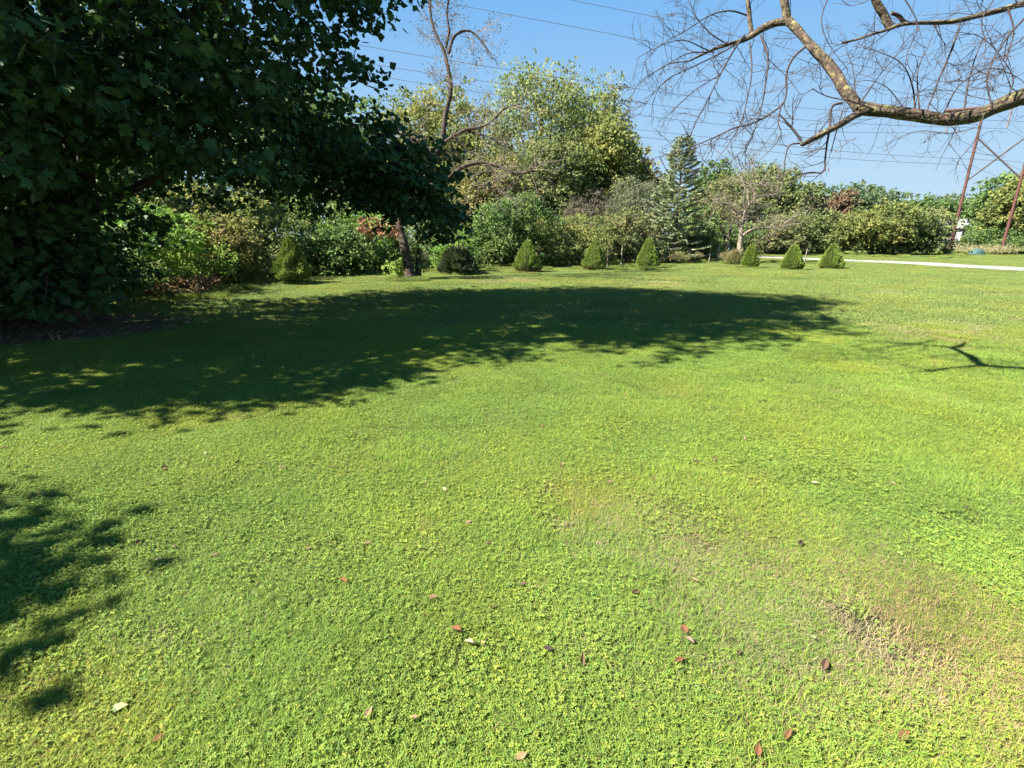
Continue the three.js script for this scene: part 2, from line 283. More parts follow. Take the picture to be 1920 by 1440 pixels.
// fine twigs growing off a branch path, with forks; returns tips
function twigs(paths, { seed = 1, every = 0.25, len = 0.8, r0 = 0.008, bend = 0.5, lift = 0.1, forks = 2, spread = 1, sides = 3, start = 0.15 }) {
  const r = rng(seed), out = [], tips = [];
  const grow = (p, d, l, rad, lvl) => {
    const pts = [p.clone()], q = p.clone(), dir = d.clone(), n = 4;
    for (let k = 0; k < n; k++) { dir.x += gauss(r) * bend * 0.4; dir.y += gauss(r) * bend * 0.4 + lift * 0.3; dir.z += gauss(r) * bend * 0.4; dir.normalize(); q.addScaledVector(dir, l / n); pts.push(q.clone()); }
    out.push(tube(pts, rad, Math.max(0.0012, rad * 0.4), { sides, seg: n }));
    tips.push([q.clone(), dir.clone()]);
    if (lvl > 0) for (let k = 1; k < n; k++) if (r() < 0.72) { const nd = unit(r).multiplyScalar(spread).add(dir).normalize(); grow(pts[k], nd, l * (0.35 + 0.35 * r()), rad * 0.6, lvl - 1); }
  };
  for (const [path, e = every, rad = r0, L = len] of paths) {
    const c = new THREE.CatmullRomCurve3(path.map((p) => p.isVector3 ? p : V(...p)), false, 'centripetal'), l = c.getLength(), n = Math.max(1, Math.round(l / e));
    for (let k = 0; k < n; k++) { const s = start + (1 - start) * (k + r()) / n, t = c.getTangentAt(Math.min(1, s)), d = unit(r).multiplyScalar(spread).add(t.multiplyScalar(0.6)); d.y += lift; grow(c.getPointAt(Math.min(1, s)), d.normalize(), L * (0.5 + 0.8 * r()), rad, forks); }
  }
  return { geo: mergeGeometries(out), tips };
}
// crown made of lobes round an ellipsoid
function lobesFor(seed, { w, h, base, count = 10, size = 0.42, top = 0.85 }) {
  const r = rng(seed), L = [{ c: [0, (base + h) / 2, 0], r: [w * 0.33, (h - base) * 0.42, w * 0.33] }];
  for (let k = 0; k < count; k++) {
    const t = (k + 0.5) / count, a = k * 2.39996 + r(), y = lerp(base + (h - base) * 0.16, h * 1.0 - (h - base) * 0.14, t), prof = Math.sin(Math.PI * Math.pow(lerp(0.2, top, t), 0.8)), d = w * 0.34 * prof * (0.7 + 0.5 * r()), s = size * (0.75 + 0.5 * r());
    L.push({ c: [Math.cos(a) * d, y, Math.sin(a) * d], r: [w * 0.5 * s, (h - base) * 0.5 * s * 0.85, w * 0.5 * s] });
  }
  return L;
}
function broadleaf(name, label, category, x, z, o, group) {
  const y = ground(x, z), t = thing(name, label, category, [x, y - 0.02, z], group), r = rng(o.seed), lobes = o.lobes || lobesFor(o.seed, o), tr = o.trunk || 0.035 * o.h, fork = o.fork ?? Math.max(0.3, o.base * 0.8);
  const top = [(r() - 0.5) * o.w * 0.1, o.h * 0.75, (r() - 0.5) * o.w * 0.1];
  mesh('trunk', tube([[0, -0.08, 0], [0.04 * o.h * (r() - 0.5), fork * 0.6, 0], [0, fork, 0], top], tr, tr * 0.25, { sides: 8, rough: 0.1, flare: 0.5, seg: 12 }), o.bark || B.dark, t);
  const limbs = lobes.filter((_, k) => k && k % (o.limbEvery || 2) === 0).slice(0, 6);
  for (const l of limbs) { const f = lerp(fork, Math.min(l.c[1], o.h * 0.6), 0.35), s = f / o.h; mesh('limb', tube([[top[0] * s, f, top[2] * s], [l.c[0] * 0.45, lerp(f, l.c[1], 0.45), l.c[2] * 0.45], l.c, [l.c[0] * 1.3, l.c[1] + l.r[1] * 0.5, l.c[2] * 1.3]], tr * 0.42, tr * 0.08, { sides: 5, seg: 7 }), o.bark || B.dark, t); }
  mesh('crown', foliage(new Leaves(), lobes, o).geo(), o.mat || M.leaf, t);
  return t;
}
function shrub(name, label, category, x, z, o, group) {
  const t = thing(name, label, category, [x, ground(x, z) - 0.02, z], group), r = rng(o.seed), lobes = o.lobes || lobesFor(o.seed, { base: 0.05, count: 9, size: 0.55, top: 0.7, ...o }), n = o.stems ?? 5;
  for (let k = 0; k < n; k++) { const l = lobes[(k * 2 + 1) % lobes.length], a = r() * 6.28; mesh('stem', tube([[Math.cos(a) * 0.12 * o.w * 0.4, -0.05, Math.sin(a) * 0.12 * o.w * 0.4], [l.c[0] * 0.4, l.c[1] * 0.5, l.c[2] * 0.4], l.c, [l.c[0] * 1.15, l.c[1] + l.r[1] * 0.7, l.c[2] * 1.15]], 0.012 * o.h + 0.008, 0.005, { sides: 4, seg: 6 }), o.bark || B.grey, t); }
  mesh('foliage', foliage(new Leaves(), lobes, { floor: 0.03, gap: 0.15, ...o }).geo(), o.mat || M.leaf, t);
  return t;
}

// limb paths in metres
const overhangPaths = {
  L1: [[[6.2,3.28,-5],[5.57,3.08,-4.99],[5.03,2.92,-5],[4.61,2.79,-5.02],[4.47,2.74,-5.06],[4.33,2.67,-5.1],[4.13,2.63,-5.15],[3.93,2.66,-5.21],[3.72,2.71,-5.28],[3.51,2.75,-5.35],[3.4,2.78,-5.42]], 0.082, 0.055],
  L1a: [[[3.4,2.78,-5.42],[3.34,2.92,-5.54],[3.28,3.12,-5.68],[3.21,3.31,-5.82],[3.1,3.48,-5.95],[3.02,3.66,-6.08],[2.95,3.79,-6.2]], 0.052, 0.04],
  K1: [[[2.95,3.79,-6.2],[2.89,3.99,-6.22],[2.82,4.19,-6.24],[2.68,4.6,-6.33]], 0.04, 0.024],
  K2: [[[2.95,3.79,-6.2],[2.86,3.8,-6.27],[2.75,3.77,-6.34],[2.68,3.73,-6.4],[2.61,3.7,-6.47],[2.43,3.67,-6.53],[2.28,3.63,-6.6],[2.06,3.54,-6.64]], 0.04, 0.009],
  K3: [[[2.69,3.74,-6.44],[2.65,3.91,-6.47],[2.62,4.1,-6.51],[2.59,4.37,-6.58]], 0.024, 0.014],
  L1b: [[[3.4,2.74,-5.41],[3.23,2.65,-5.34],[3.05,2.56,-5.28],[2.9,2.49,-5.21],[2.75,2.42,-5.16]], 0.034, 0.022],
  L2: [[[6.2,3.81,-5.16],[5.28,3.71,-5.13],[4.46,3.53,-5.09],[4.28,3.48,-5.09],[4.06,3.43,-5.08],[3.88,3.39,-5.08],[3.65,3.38,-5.08],[3.43,3.37,-5.09],[3.31,3.33,-5.09],[3.2,3.3,-5.09],[3.07,3.26,-5.09],[2.93,3.23,-5.09]], 0.06, 0.008],
  L2a: [[[3.35,3.36,-5.12],[3.27,3.47,-5.13],[3.19,3.57,-5.14],[3.13,3.74,-5.16],[3.05,4.04,-5.22]], 0.034, 0.02],
  L2b: [[[3.48,3.39,-5.13],[3.42,3.44,-5.12],[3.33,3.46,-5.1]], 0.018, 0.014] };
const leaningPaths = {
  trunk: [[[-3.63,-0.06,-18.16],[-3.76,0.68,-18.38],[-3.9,1.32,-18.57],[-4.07,1.88,-18.74],[-3.88,2.43,-18.9],[-3.46,3.03,-19.09],[-3.02,3.71,-19.29],[-2.75,4.36,-19.48],[-2.5,4.82,-19.62]], 0.17, 0.12],
  up: [[[-2.5,4.82,-19.62],[-2.4,5.74,-19.9],[-2.21,6.57,-20.15],[-2.34,7.49,-20.43],[-2.46,7.94,-20.56],[-2.78,8.59,-20.76],[-2.92,9.14,-20.92],[-2.98,10.24,-21.26]], 0.1, 0.035],
  up2: [[[-2.3,7.85,-20.54],[-2.02,8.5,-20.73],[-1.54,8.63,-20.77],[-1.06,8.22,-20.65],[-0.67,7.67,-20.48]], 0.06, 0.015],
  up3: [[[-2.38,8.04,-20.59],[-2.27,8.59,-20.76],[-2.34,9.32,-20.98],[-2.11,10.24,-21.26]], 0.05, 0.02],
  right: [[[-3.17,3.35,-19.18],[-2.57,3.28,-19.03],[-2.18,3.59,-18.99],[-1.69,3.9,-18.96],[-1.12,4.01,-18.86],[-0.46,3.87,-18.69],[0.09,3.63,-18.48],[0.55,3.66,-18.36],[1,3.89,-18.3]], 0.095, 0.025],
  mid: [[[-2.57,4.69,-19.58],[-1.72,5.16,-19.58],[-1.04,5.27,-19.47],[-0.66,5.46,-19.38],[-0.28,5.79,-19.33],[0.28,5.93,-19.23]], 0.07, 0.018],
  mid2: [[[-1.73,5.19,-19.73],[-1.24,5.06,-19.52],[-0.57,4.81,-19.27],[0,4.46,-18.99]], 0.04, 0.015],
  low: [[[-1.73,3.95,-19.36],[-1.14,3.33,-19],[-0.47,3.13,-18.77],[0,2.76,-18.48]], 0.03, 0.01],
  left: [[[-2.75,4.36,-19.48],[-3.5,4.92,-19.9],[-4.14,5.19,-20.22],[-4.89,5,-20.41]], 0.06, 0.02],
  stem: [[[-3.46,-0.05,-18.47],[-3.41,0.85,-18.81],[-3.34,1.79,-19.16],[-3.16,2.73,-19.52]], 0.12, 0.08] };
const palePaths = {
  trunk: [[[12.43,-0.03,-27.98],[12.49,0.76,-28.22],[12.55,1.32,-28.39],[12.58,1.54,-28.45]], 0.15, 0.12],
  right: [[[12.58,1.46,-28.43],[12.85,1.71,-28.4],[13.15,1.88,-28.35],[13.92,1.96,-28.27],[14.59,2.01,-28.18],[14.82,2.29,-28.16],[15.19,2.48,-28.11]], 0.07, 0.018],
  up: [[[12.58,1.54,-28.45],[12.66,2.3,-28.68],[12.78,2.72,-28.81],[13.05,3.14,-28.94],[13.37,3.51,-29.05]], 0.09, 0.06],
  up1: [[[13.37,3.51,-29.05],[13.31,3.9,-29.16],[13.05,4.21,-29.26],[12.69,4.41,-29.32],[12.61,4.83,-29.44]], 0.07, 0.02],
  up2: [[[13.37,3.51,-29.05],[13.85,3.66,-29.25],[14.46,3.7,-29.42],[14.78,3.94,-29.65],[15.04,4.61,-30.01]], 0.06, 0.02],
  left: [[[12.72,2.61,-28.78],[12.26,2.83,-28.71],[11.68,3.19,-28.69],[11.04,3.32,-28.6],[10.5,3.53,-28.53]], 0.06, 0.02],
  up3: [[[12.78,2.78,-28.83],[12.9,2.02,-28.6],[12.96,1.6,-28.47]], 0.04, 0.04],
  left2: [[[12.58,1.6,-28.47],[12.51,2.16,-28.82],[12.52,2.59,-29.12],[12.3,2.89,-29.38]], 0.05, 0.015],
  mid: [[[13.05,3.14,-28.94],[13,3.85,-29.25],[13.35,4.71,-29.62],[13.34,5.43,-29.94]], 0.05, 0.012] };
const darkPaths = {
  trunk: [[[14.75,-0.07,-34.78],[14.71,0.73,-35.02],[14.6,1.25,-35.18]], 0.2, 0.16],
  a: [[[14.6,1.25,-35.18],[14.35,1.95,-35.38],[13.99,2.47,-35.54],[13.62,3.17,-35.75]], 0.1, 0.03],
  b: [[[14.64,1.18,-35.15],[14.89,1.95,-35.38],[14.97,2.64,-35.59],[14.71,3.51,-35.86]], 0.1, 0.03],
  c: [[[14.68,1.08,-35.12],[14.24,1.53,-35.26],[13.73,1.77,-35.33],[13.26,2.02,-35.41]], 0.07, 0.02] };
const hangingTwigs = [
  [[[2.73,2.43,-5.16],[2.63,2.41,-5.15],[2.59,2.3,-5.12],[2.58,2.2,-5.09]], 0.009, 0.004],
  [[[2.74,2.45,-5.16],[2.65,2.57,-5.2],[2.54,2.69,-5.24]], 0.014, 0.006],
  [[[3.19,2.82,-5.38],[3.1,2.79,-5.37],[3.08,2.61,-5.32],[3.05,2.44,-5.27],[3.03,2.29,-5.22],[3.02,2.18,-5.19],[2.89,2.18,-5.19],[2.75,2.15,-5.18]], 0.013, 0.006],
  [[[3.2,2.75,-5.36],[3.15,2.59,-5.31],[3.11,2.44,-5.27],[3.09,2.36,-5.24]], 0.008, 0.003],
  [[[3.02,3.45,-5.88],[2.91,3.36,-5.86],[2.85,3.26,-5.84],[2.83,3.16,-5.82],[2.84,3.03,-5.79],[2.82,2.92,-5.76],[2.78,2.87,-5.76],[2.66,2.79,-5.74],[2.53,2.72,-5.73],[2.31,2.66,-5.72],[2.06,2.55,-5.69],[1.8,2.45,-5.67],[1.58,2.39,-5.66],[1.34,2.33,-5.65]], 0.013, 0.002],
  [[[2.77,2.89,-5.71],[2.74,2.7,-5.66],[2.77,2.6,-5.63],[2.69,2.47,-5.59],[2.55,2.34,-5.55]], 0.008, 0.002],
  [[[2.6,3.69,-6.42],[2.29,3.51,-6.28],[1.96,3.34,-6.13],[1.65,3.18,-5.99],[1.42,2.94,-5.82],[1.32,2.78,-5.68]], 0.01, 0.002],
  [[[2.6,3.74,-6.44],[2.43,3.52,-6.3],[2.27,3.27,-6.15],[2.08,2.94,-5.98],[1.93,2.69,-5.83],[1.85,2.55,-5.72]], 0.012, 0.002],
  [[[2.74,3.7,-6.33],[2.79,3.44,-6.2],[2.75,3.2,-6.09],[2.69,2.97,-5.97],[2.61,2.74,-5.86],[2.48,2.52,-5.75],[2.29,2.32,-5.65]], 0.012, 0.002],
  [[[2.06,3.54,-6.64],[1.81,3.48,-6.52],[1.57,3.33,-6.37],[1.37,3.16,-6.21]], 0.007, 0.002],
  [[[2.27,3.62,-6.56],[1.92,3.69,-6.44],[1.58,3.56,-6.26],[1.31,3.39,-6.07]], 0.007, 0.002],
  [[[2.66,3.94,-6.5],[2.41,3.96,-6.41],[2.14,3.87,-6.29],[1.87,3.69,-6.14],[1.56,3.5,-5.99],[1.34,3.28,-5.83]], 0.009, 0.002],
  [[[2.44,3.65,-6.46],[2.21,3.78,-6.47],[2.02,3.99,-6.5],[1.95,4.26,-6.55]], 0.008, 0.003],
  [[[2.66,3.66,-6.42],[2.65,3.35,-6.25],[2.56,2.99,-6.07],[2.44,2.7,-5.91],[2.18,2.36,-5.73],[2.07,2.22,-5.62]], 0.009, 0.002],
  [[[2.24,3.25,-6.08],[1.93,3.06,-5.94],[1.67,2.83,-5.78],[1.51,2.71,-5.66]], 0.006, 0.002],
  [[[2.33,3.61,-6.56],[1.98,3.55,-6.41],[1.64,3.35,-6.22],[1.4,3.19,-6.04],[1.23,2.97,-5.84]], 0.007, 0.002],
  [[[2.79,3.43,-6.19],[3.02,3.21,-6.12],[3.14,3.05,-6.07]], 0.005, 0.002],
  [[[4.28,3.35,-4.81],[4.19,3.27,-4.78],[4.08,3.14,-4.75],[3.97,2.95,-4.69],[3.92,2.82,-4.65],[3.96,2.74,-4.62]], 0.011, 0.003],
  [[[4.2,3.44,-4.94],[4.25,3.24,-4.88],[4.2,3.07,-4.83],[4.15,2.85,-4.76]], 0.008, 0.003],
  [[[4.03,3.44,-5.2],[3.95,3.2,-5.13],[3.83,2.93,-5.05],[3.73,2.68,-4.97],[3.71,2.63,-4.96]], 0.009, 0.006],
  [[[3.74,3.39,-5.13],[3.79,3.3,-5.11],[3.86,3.19,-5.07]], 0.006, 0.002],
  [[[3.38,2.83,-5.38],[3.56,3.08,-5.46],[3.77,3.31,-5.53],[3.88,3.42,-5.56]], 0.007, 0.002],
  [[[3.33,2.86,-5.39],[3.29,3.18,-5.49],[3.23,3.31,-5.53]], 0.006, 0.002],
  [[[3.82,2.73,-5.25],[3.8,2.95,-5.32],[3.69,3.15,-5.37],[3.44,3.27,-5.41],[3.23,3.31,-5.42]], 0.008, 0.002],
  [[[3.78,2.71,-5.14],[3.77,3.07,-5.25],[3.88,3.31,-5.32],[3.92,3.45,-5.36]], 0.007, 0.002],
  [[[4.1,2.66,-5.02],[4.16,2.99,-5.12],[4.26,3.27,-5.2],[4.4,3.45,-5.26]], 0.008, 0.003],
  [[[3.92,2.66,-5.02],[4.06,2.9,-5.09],[4.31,3.04,-5.13],[4.55,2.99,-5.12],[4.74,2.85,-5.08]], 0.007, 0.002],
  [[[3.74,2.72,-5.25],[3.54,2.95,-5.32],[3.34,3,-5.33],[3.18,2.95,-5.32]], 0.005, 0.002],
  [[[4.35,2.71,-5.03],[4.31,2.94,-5.1],[4.4,3.18,-5.17],[4.6,3.31,-5.22]], 0.007, 0.002],
  [[[3.47,2.75,-5.31],[3.27,2.82,-5.33],[3.01,2.87,-5.34],[2.87,2.94,-5.36]], 0.008, 0.004],
  [[[4.38,2.73,-4.94],[4.45,2.91,-4.99],[4.35,3.1,-5.05],[4.16,3.28,-5.1],[3.97,3.32,-5.11]], 0.006, 0.002],
  [[[4.21,2.53,-4.98],[3.97,2.48,-4.96],[3.68,2.5,-4.97],[3.39,2.39,-4.94]], 0.004, 0.002],
  [[[3.3,3.55,-4.97],[3.43,3.29,-4.89],[3.34,3.03,-4.82],[3.43,2.85,-4.76]], 0.006, 0.002],
  [[[2.77,3.64,-5.1],[2.68,3.37,-5.02],[2.77,3.15,-4.96],[2.91,2.97,-4.9]], 0.006, 0.002],
  [[[4.01,3.5,-4.85],[3.88,3.29,-4.79],[3.92,3.08,-4.73],[3.79,2.87,-4.66]], 0.006, 0.002],
  [[[4.09,2.6,-4.79],[4.02,2.4,-4.73],[3.88,2.22,-4.68],[3.85,2.17,-4.66]], 0.005, 0.002]];
const FALLEN = [
  [-1.36, -1.32, 0.085, 0.3, "pale", "large pale yellow-green leaf lying in the near left corner", 0.1, 0.1, 0.8],
  [-0.49, -1.3, 0.06, 1.2, "tan", "tan curled leaf left of the orange one near the bottom edge", 0.6, 0.2, 1],
  [-0.33, -1.28, 0.04, 0.2, "tan", "small orange-tan leaf near the bottom middle", 0.3, 0.1, 0.8],
  [-1.15, -1.21, 0.06, 0.8, "rust", "rust-brown leaf right below the large pale leaf", 0.4, 0.2, 0.7],
  [0.27, -1.51, 0.075, 1.5, "brown", "dark reddish leaf standing on edge in the near grass", 0.9, 0.5, 0.7],
  [0.64, -1.51, 0.06, 0.3, "rust", "shiny orange-brown leaf right of the reddish upright one", 0.7, 0.2, 0.9],
  [0.56, -1.88, 0.065, 0.4, "brown", "crumpled pinkish-brown leaf above the upright reddish one", 1, 0.2, 1],
  [-0.35, -1.85, 0.06, 0.2, "pink", "pair-like pinkish leaf left of the middle of the near lawn", 0.7, 0.1, 1],
  [-0.08, -1.79, 0.05, 0.6, "tan", "tan rolled leaf in the middle of the near lawn", 1, 0.1, 0.7],
  [-1.61, -3.16, 0.075, 0.3, "pink", "pinkish leaf on the sunny lawn left of the middle", 0.2, 0.1, 0.9],
  [-1.95, -3.22, 0.06, 0.9, "dark", "dark crumpled leaf close to the pinkish one on the left", 1, 0.3, 0.9],
  [-0.76, -2.26, 0.07, 0.1, "pink", "long pinkish leaf left of the middle, lying flat", 0.2, 0.1, 0.5],
  [-0.25, -2.48, 0.07, 0.5, "pink", "pale pink leaf in the middle of the sunny lawn", 0.3, 0.1, 0.9],
  [1.19, -1.5, 0.08, 0.9, "brown", "dark brown leaf cluster piece beside the dry patch", 0.8, 0.2, 1],
  [1.28, -1.22, 0.08, 0.5, "rust", "rust leaf in the near right corner of the lawn", 0.4, 0.2, 0.9],
  [0.9, -1.22, 0.085, 0.7, "rust", "long rust-brown leaf near the bottom edge right of the middle", 0.5, 0.1, 0.5],
  [2.71, -2.62, 0.055, 0.2, "dark", "small dark leaf on the lawn at the right", 0.6, 0.2, 0.8],
  [0.03, -1.15, 0.06, 0.4, "tan", "tan leaf cut by the bottom edge", 0.5, 0.2, 0.9],
  [0.78, -1.17, 0.06, 1.1, "rust", "reddish leaf at the bottom edge right of the tan one", 0.5, 0.2, 0.9],
  [-3.87, -3.48, 0.07, 0.4, "brown", "brown leaf at the left edge of the sunny lawn", 0.6, 0.2, 0.9],
  [2.74, -3.43, 0.07, 0.2, "pale", "pale straw leaf far right on the sunny lawn", 0.3, 0.1, 0.6],
  [-0.66, -6.22, 0.09, 0.3, "brown", "brown leaf just below the edge of the wide shadow", 0.4, 0.1, 0.8],
];

// ---------------------------------------------------------------- the big maple at the left
const PAL = {
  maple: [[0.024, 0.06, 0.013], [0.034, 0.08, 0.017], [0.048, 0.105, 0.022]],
  pale: [[0.12, 0.17, 0.045], [0.175, 0.225, 0.06], [0.25, 0.28, 0.085], [0.25, 0.225, 0.095]], green: [[0.065, 0.124, 0.0286], [0.104, 0.176, 0.0416], [0.169, 0.227, 0.0585]], yellowGreen: [[0.11, 0.15, 0.038], [0.165, 0.2, 0.046], [0.28, 0.27, 0.075]],
  olive: [[0.09, 0.13, 0.035], [0.135, 0.175, 0.05], [0.2, 0.21, 0.075]], rust: [[0.1, 0.135, 0.04], [0.15, 0.17, 0.055], [0.22, 0.185, 0.08]],
  red: [[0.13, 0.105, 0.05], [0.17, 0.1, 0.06], [0.13, 0.135, 0.055]], bright: [[0.0975, 0.208, 0.0286], [0.169, 0.286, 0.0416], [0.286, 0.377, 0.0715]], willow: [[0.111, 0.13, 0.0715], [0.156, 0.182, 0.0975], [0.208, 0.221, 0.13]], blue: [[0.21, 0.265, 0.14], [0.31, 0.36, 0.2], [0.42, 0.46, 0.29]],
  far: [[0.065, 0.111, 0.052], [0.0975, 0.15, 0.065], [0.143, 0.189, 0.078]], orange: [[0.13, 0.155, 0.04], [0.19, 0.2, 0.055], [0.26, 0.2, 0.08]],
};
const OUTLINE = [[0.0, 0.06], [-0.06, 0.36], [0.16, 0.26], [0.3, 0.55], [0.6, 0.5], [0.52, 0.22], [0.74, 0.26]];
const mapleShape = [[0.25, 0], [0, 0], ...OUTLINE, [1, 0], ...OUTLINE.slice().reverse().map(([a, b]) => [a, -b])];
const tinyShape = [[0.3, 0], [0, 0.08], [0.35, 0.52], [1, 0], [0.35, -0.52], [0, -0.08]];
const smallShape = [[0.25, 0], [0, 0], [-0.05, 0.34], [0.2, 0.27], [0.45, 0.55], [0.55, 0.22], [1, 0], [0.55, -0.22], [0.45, -0.55], [0.2, -0.27], [-0.05, -0.34]];
function mapleLeaf(L, b, d, n, s, col, shape = mapleShape) {
  const sx = d.y * n.z - d.z * n.y, sy = d.z * n.x - d.x * n.z, sz = d.x * n.y - d.y * n.x, o = L.p.length / 3, m = shape.length;
  for (const [u, v] of shape) { const e = -0.16 * u * u - 0.3 * v * v + 0.1 * Math.abs(v); L.vert(b.x + (d.x * u + sx * v + n.x * e) * s, b.y + (d.y * u + sy * v + n.y * e) * s, b.z + (d.z * u + sz * v + n.z * e) * s, col); }
  for (let k = 1; k < m; k++) L.i.push(o, o + k, o + (k === m - 1 ? 1 : k + 1));
}
const inFrame = (() => { camera.updateMatrixWorld(); camera.updateProjectionMatrix(); const v = V(); return (x, y, z) => { v.set(x, y, z).project(camera); return Math.abs(v.x) < 1.02 && Math.abs(v.y) < 1.02 && v.z < 1; }; })();
{
  const O = [-7.6, 0, -9.3], t = thing('maple_tree', 'large dark green maple with low boughs filling the upper corner, casting the wide shadow', 'tree', O);
  mesh('trunk', tube([[-0.75, -0.1, 0], [-0.6, 1.2, 0], [-0.3, 2.6, -0.05], [0.4, 5.5, -0.2], [0.6, 9.5, -0.3]], 0.25, 0.09, { sides: 12, rough: 0.12, flare: 0.5, seg: 20 }), B.dark, t);
  const r = rng(5), main = [], C = [1.25, 7.0, 0.2];
  for (let k = 0; k < 30; k++) { const y = 1 - (k + 0.5) / 30 * 1.82, q = Math.sqrt(Math.max(0.05, 1 - y * y)), a = k * 2.39996 + 0.4 * r(), f = 0.72 + 0.1 * r(); main.push({ c: [C[0] + Math.cos(a) * q * 4.5 * f, C[1] + y * 6.3 * f, C[2] + Math.sin(a) * q * 4.5 * f], r: [1.55, 1.3, 1.55] }); }
  main.push({ c: C, r: [2.6, 3.6, 2.6] }, { c: [3.5, 10.9, -0.6], r: [1.7, 1.5, 1.7] }, { c: [4.0, 8.8, 0.6], r: [1.4, 1.3, 1.4] });
  const skirt = [{ c: [4.9, 3.0, -3.1], r: [1.35, 1.15, 1.2] }, { c: [5.8, 1.95, -3.9], r: [0.55, 0.75, 0.6] }, { c: [4.7, 2.7, -3.5], r: [0.9, 0.55, 0.9] }, { c: [3.2, 3.2, -2.6], r: [1.4, 1.1, 1.2] }];
  const near = [{ c: [-3.0, 4.5, 4.0], r: [1.5, 1.2, 1.3] }, { c: [-2.4, 5.3, 3.2], r: [1.6, 1.2, 1.3] }, { c: [-0.6, 5.1, 3.5], r: [1.5, 1.1, 1.2] }, { c: [0.7, 4.3, 5.0], r: [1.7, 1.1, 1.0] }, { c: [0, 5.0, 5.2], r: [1.8, 1.3, 1.1] }, { c: [-1.6, 4.4, 5.0], r: [1.8, 1.2, 1.1] }, { c: [0.4, 3.1, 2.7], r: [2.0, 1.2, 1.5] }, { c: [1.6, 2.9, 3.1], r: [1.1, 0.8, 1.0] }, { c: [-1.6, 3.4, 2.6], r: [1.8, 1.5, 1.4] }, { c: [2.6, 3.6, 1.6], r: [1.6, 0.9, 1.3] }];
  const low = [{ c: [0.3, 0.95, 1.3], r: [0.8, 0.75, 0.6] }, { c: [0.6, 2.0, 1.2], r: [0.8, 0.7, 0.7] }, { c: [-0.4, 0.9, 1.3], r: [1.2, 0.7, 0.6] }, { c: [0.1, 0.9, 0.9], r: [0.6, 0.7, 0.5] }, { c: [0.1, 2.2, 1.6], r: [1.0, 0.9, 0.8] }, { c: [-0.7, 1.3, 1.5], r: [1.1, 1.0, 0.8] }, { c: [0.2, 1.5, 0.7], r: [0.7, 0.9, 0.6] }, { c: [-2.3, 1.2, 1.2], r: [1.6, 1.0, 1.0] }, { c: [-2.8, 2.3, 0.6], r: [2.2, 1.9, 1.7] }, { c: [-1.6, 1.6, 1.5], r: [1.4, 1.1, 1.0] }, { c: [-3.2, 1.5, 2.2], r: [1.8, 1.3, 1.2] }, { c: [-1.2, 1.8, -1.6], r: [1.6, 1.3, 1.3] }];
  main.forEach((l, k) => { if (k % 3 === 0 && k < 30) mesh('limb', tube([[0.15, 1.9 + k * 0.09, -0.05], [l.c[0] * 0.4, lerp(2.2 + k * 0.09, l.c[1], 0.5), l.c[2] * 0.4], l.c], 0.09, 0.025, { sides: 6, seg: 8 }), B.dark, t); });
  for (const l of [skirt[0], near[0], near[3], low[0]]) mesh('limb', tube([[0.05, 2.0, 0], [l.c[0] * 0.5, l.c[1] + 0.35, l.c[2] * 0.5], [l.c[0], l.c[1] + 0.1, l.c[2]], [l.c[0] * 1.2, l.c[1] - 0.4, l.c[2] * 1.2]], 0.08, 0.015, { sides: 6, seg: 9 }), B.dark, t);
  const all = [], keep = (b, d, n, s, col) => { all.push([b.clone(), d.clone(), n.clone(), s, col]); return true; };
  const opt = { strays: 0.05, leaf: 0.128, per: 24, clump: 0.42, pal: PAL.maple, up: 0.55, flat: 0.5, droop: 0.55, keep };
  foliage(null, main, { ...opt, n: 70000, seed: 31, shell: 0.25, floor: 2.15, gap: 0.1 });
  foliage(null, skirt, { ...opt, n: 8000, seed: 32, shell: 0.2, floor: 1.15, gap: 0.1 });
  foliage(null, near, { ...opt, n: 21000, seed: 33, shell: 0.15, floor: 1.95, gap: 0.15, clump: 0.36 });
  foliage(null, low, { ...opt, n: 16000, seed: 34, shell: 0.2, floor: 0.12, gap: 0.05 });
  // the leaves that show largest are pieces of their own, the rest one mass
  const seen = all.map((a, k) => [k, inFrame(a[0].x + O[0], a[0].y, a[0].z + O[2]) ? a[0].distanceTo(V(-O[0], 1.6, -O[2])) / a[3] : 1e9]).sort((a, b) => a[1] - b[1]), own = new Set(seen.slice(0, 300).map((a) => a[0]));
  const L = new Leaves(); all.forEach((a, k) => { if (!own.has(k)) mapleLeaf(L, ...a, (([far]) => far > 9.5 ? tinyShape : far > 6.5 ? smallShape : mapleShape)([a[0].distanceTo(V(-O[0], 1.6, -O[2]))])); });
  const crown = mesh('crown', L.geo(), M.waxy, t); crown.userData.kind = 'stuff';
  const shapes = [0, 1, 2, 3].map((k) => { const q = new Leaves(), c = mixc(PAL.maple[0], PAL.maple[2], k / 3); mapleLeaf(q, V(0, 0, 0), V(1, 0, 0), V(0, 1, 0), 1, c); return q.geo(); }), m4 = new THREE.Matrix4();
  for (const k of own) { const [b, d, n, s] = all[k]; const q = mesh('leaf', shapes[k % 4], M.waxy, t); q.quaternion.setFromRotationMatrix(m4.makeBasis(d, n, d.clone().cross(n))); q.position.copy(b); q.scale.setScalar(s); }
}
